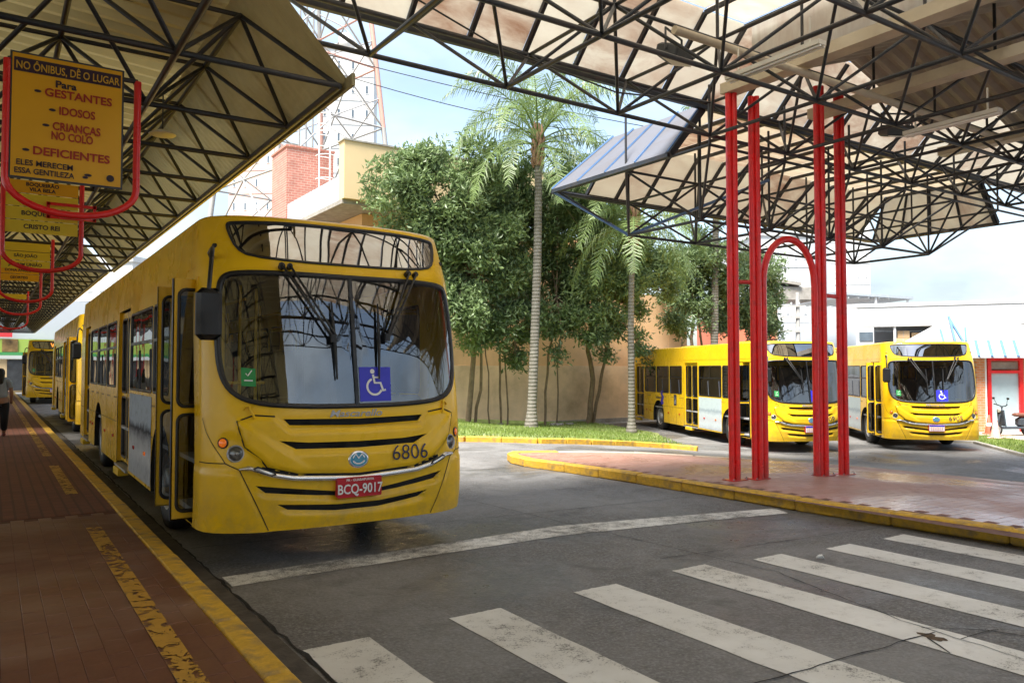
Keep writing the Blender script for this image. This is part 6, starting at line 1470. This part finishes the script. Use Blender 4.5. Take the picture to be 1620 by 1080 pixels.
tree('forked tree with mid-height crown between the two palms', gb_(935), [[(930, 668, .12), (938, 600, .10), (932, 540, .08), (940, 490, .06)], [(938, 668, .07), (950, 600, .06), (962, 540, .05), (955, 490, .04)]],
     [(930, 350, 46), (945, 410, 54), (925, 465, 42), (985, 385, 50), (985, 445, 46), (1030, 430, 44), (1058, 452, 26), (1000, 480, 28), (960, 500, 24), (908, 508, 28), (942, 518, 28), (975, 515, 24), (1018, 545, 20), (1035, 575, 13), (960, 560, 12)], YB - .3, 1300, M['leaf'], 14)
tree('leafy tree behind the parked bus by the farther palm', gb_(1095), [[(1095, 668, .09), (1092, 570, .08), (1098, 500, .06)], [(1108, 668, .07), (1112, 570, .06), (1105, 500, .04)], [(1072, 668, .05), (1075, 570, .045), (1085, 500, .03)]],
     [(1085, 420, 46), (1118, 400, 50), (1095, 480, 44), (1150, 430, 46), (1140, 495, 38), (1075, 510, 26), (1170, 470, 40)], YB + 1.0, 950, M['leafdark'], 15)
tree('small rounded tree behind the first red columns', gb_(1205), [[(1196, 668, .09), (1196, 570, .07), (1200, 500, .05)]], [(1196, 425, 34), (1212, 465, 34), (1190, 490, 34), (1216, 520, 26), (1200, 540, 22)], YB + 1.5, 560, M['leafdark'], 16)

# ------------------------------------------------------------------ palms
def palm(label, base_px, trunk_px, crown_px, Yp, seed, fl=3.3, nf=20, r0=.20):
    rng = random.Random(seed); p0 = at_y(base_px[0], base_px[1], Yp); p0.z = g(p0.x) + .07; t = thing('palm_tree', label, 'palm tree', p0, 0, 'palm trees in the verge'); pts = [Vector((0, 0, -.1))]
    for (px, py) in trunk_px: pts.append(at_y(px, py, Yp) - p0)
    C0 = at_y(*crown_px, Yp) - p0; pts.append(C0); P2 = []; R2 = []; n = 60
    for i in range(n + 1):
        f_ = i / n * (len(pts) - 1); k = min(int(f_), len(pts) - 2); q = pts[k].lerp(pts[k + 1], f_ - k); P2.append(q); s = i / n; R2.append((r0 * (1 - .28 * s) + .10 * max(0, 1 - s * 14)) * rng.uniform(.985, 1.02))
    mb = MB(); mb.tube(P2, R2, 14); mb.build('trunk', M['palmbark'], t)
    hd = bpy.data.objects.new('crown', None); COL.objects.link(hd); hd.parent = t; hd.location = C0
    mb = MB()
    for k in range(26):
        a = 2.4 * k; z = -.1 + .045 * k; mb.tube([(.12 * math.cos(a), .12 * math.sin(a), z - .1), (.21 * math.cos(a), .21 * math.sin(a), z + .12), (.17 * math.cos(a), .17 * math.sin(a), z + .45)], [.07, .06, .015], 6)
    mb.tube([(0, 0, -.1), (0, 0, 1.4)], [.17, .08], 8); mb.build('leaf_bases', M['boot'], hd)
    for k in range(nf):
        a = 2.399 * k + rng.uniform(-.2, .2); el = R(80 - 95 * (k / nf) ** 1.1 + rng.uniform(-8, 8)); L_ = fl * rng.uniform(.85, 1.1); mb = MB(); p = Vector((.08 * math.cos(a), .08 * math.sin(a), 1.0 - .5 * k / nf)); d_ = Vector((math.cos(a) * math.cos(el), math.sin(a) * math.cos(el), math.sin(el))); sp_ = []; ns = 22
        for i in range(ns + 1):
            sp_.append(p.copy()); p = p + d_ * (L_ / ns); d_ = (d_ + Vector((0, 0, -.075 - .085 * i / ns))).normalized()
        mb.tube(sp_, [.028 * (1 - i / ns) + .005 for i in range(ns + 1)], 5, False)
        for i in range(3, ns):
            for s in (0, .33, .66):
                q = sp_[i].lerp(sp_[i + 1], s); tg = (sp_[i + 1] - sp_[i]).normalized(); sd = tg.cross(Vector((0, 0, 1))); sd = sd.normalized() if sd.length > .05 else Vector((-math.sin(a), math.cos(a), 0))
                for sg in (-1, 1):
                    ll = .85 * math.sin(math.pi * min(.96, .16 + .84 * i / ns)) ** .6 * rng.uniform(.8, 1.1); dv = (sd * sg * rng.uniform(.55, .9) + tg * .55 + Vector((rng.gauss(0, .12), rng.gauss(0, .12), rng.uniform(-.25, .25)))).normalized(); e1 = q + dv * ll * .55; e2 = e1 + (dv + Vector((0, 0, -1.6))).normalized() * ll * .55; w_ = tg * .017
                    mb.add([q - w_, q + w_, e1 + w_, e1 - w_, e2], [(0, 1, 2, 3), (3, 2, 4)])
        mb.build('frond', M['palmleaf'], hd)
    return t
palm('taller grey palm with drooping fronds rising above the trees', (840, 671), [(845, 560), (850, 420), (852, 300)], (851, 258), 22.0, 5, 4.3, 30, .165)
palm('palm with grey trunk standing at the rear of the parked bus', (999, 672), [(999, 600), (998, 520), (999, 440)], (1003, 378), 20.8, 6, 3.9, 26, .13)
palm('pale palm trunk rising behind the parked bus next to the first red column', (1128, 672), [(1130, 560), (1131, 450), (1132, 380)], (1133, 300), 23.6, 9, 3.2, 18, .18)
# stones and leaf litter at the foot of the wall
for i, (px, py) in enumerate([(875, 668), (884, 669), (900, 670), (792, 669)]):
    p = at_y(px, py, 24.2); random.seed(40 + i); vs = [(random.uniform(-.18, .18), random.uniform(-.15, .15), random.uniform(-.05, .13)) for _ in range(12)]
    bm = bmesh.new(); [bm.verts.new(v) for v in vs]; bmesh.ops.convex_hull(bm, input=bm.verts); me = bpy.data.meshes.new('stone'); bm.to_mesh(me); bm.free(); me.materials.append(M['concrete'])
    o = link('stone', me); o.location = (p.x, p.y, vz(p.x, p.y)); tag(o, 'rough grey stone lying in the grass at the foot of the tan wall', 'stone', 'stones at the foot of the wall')
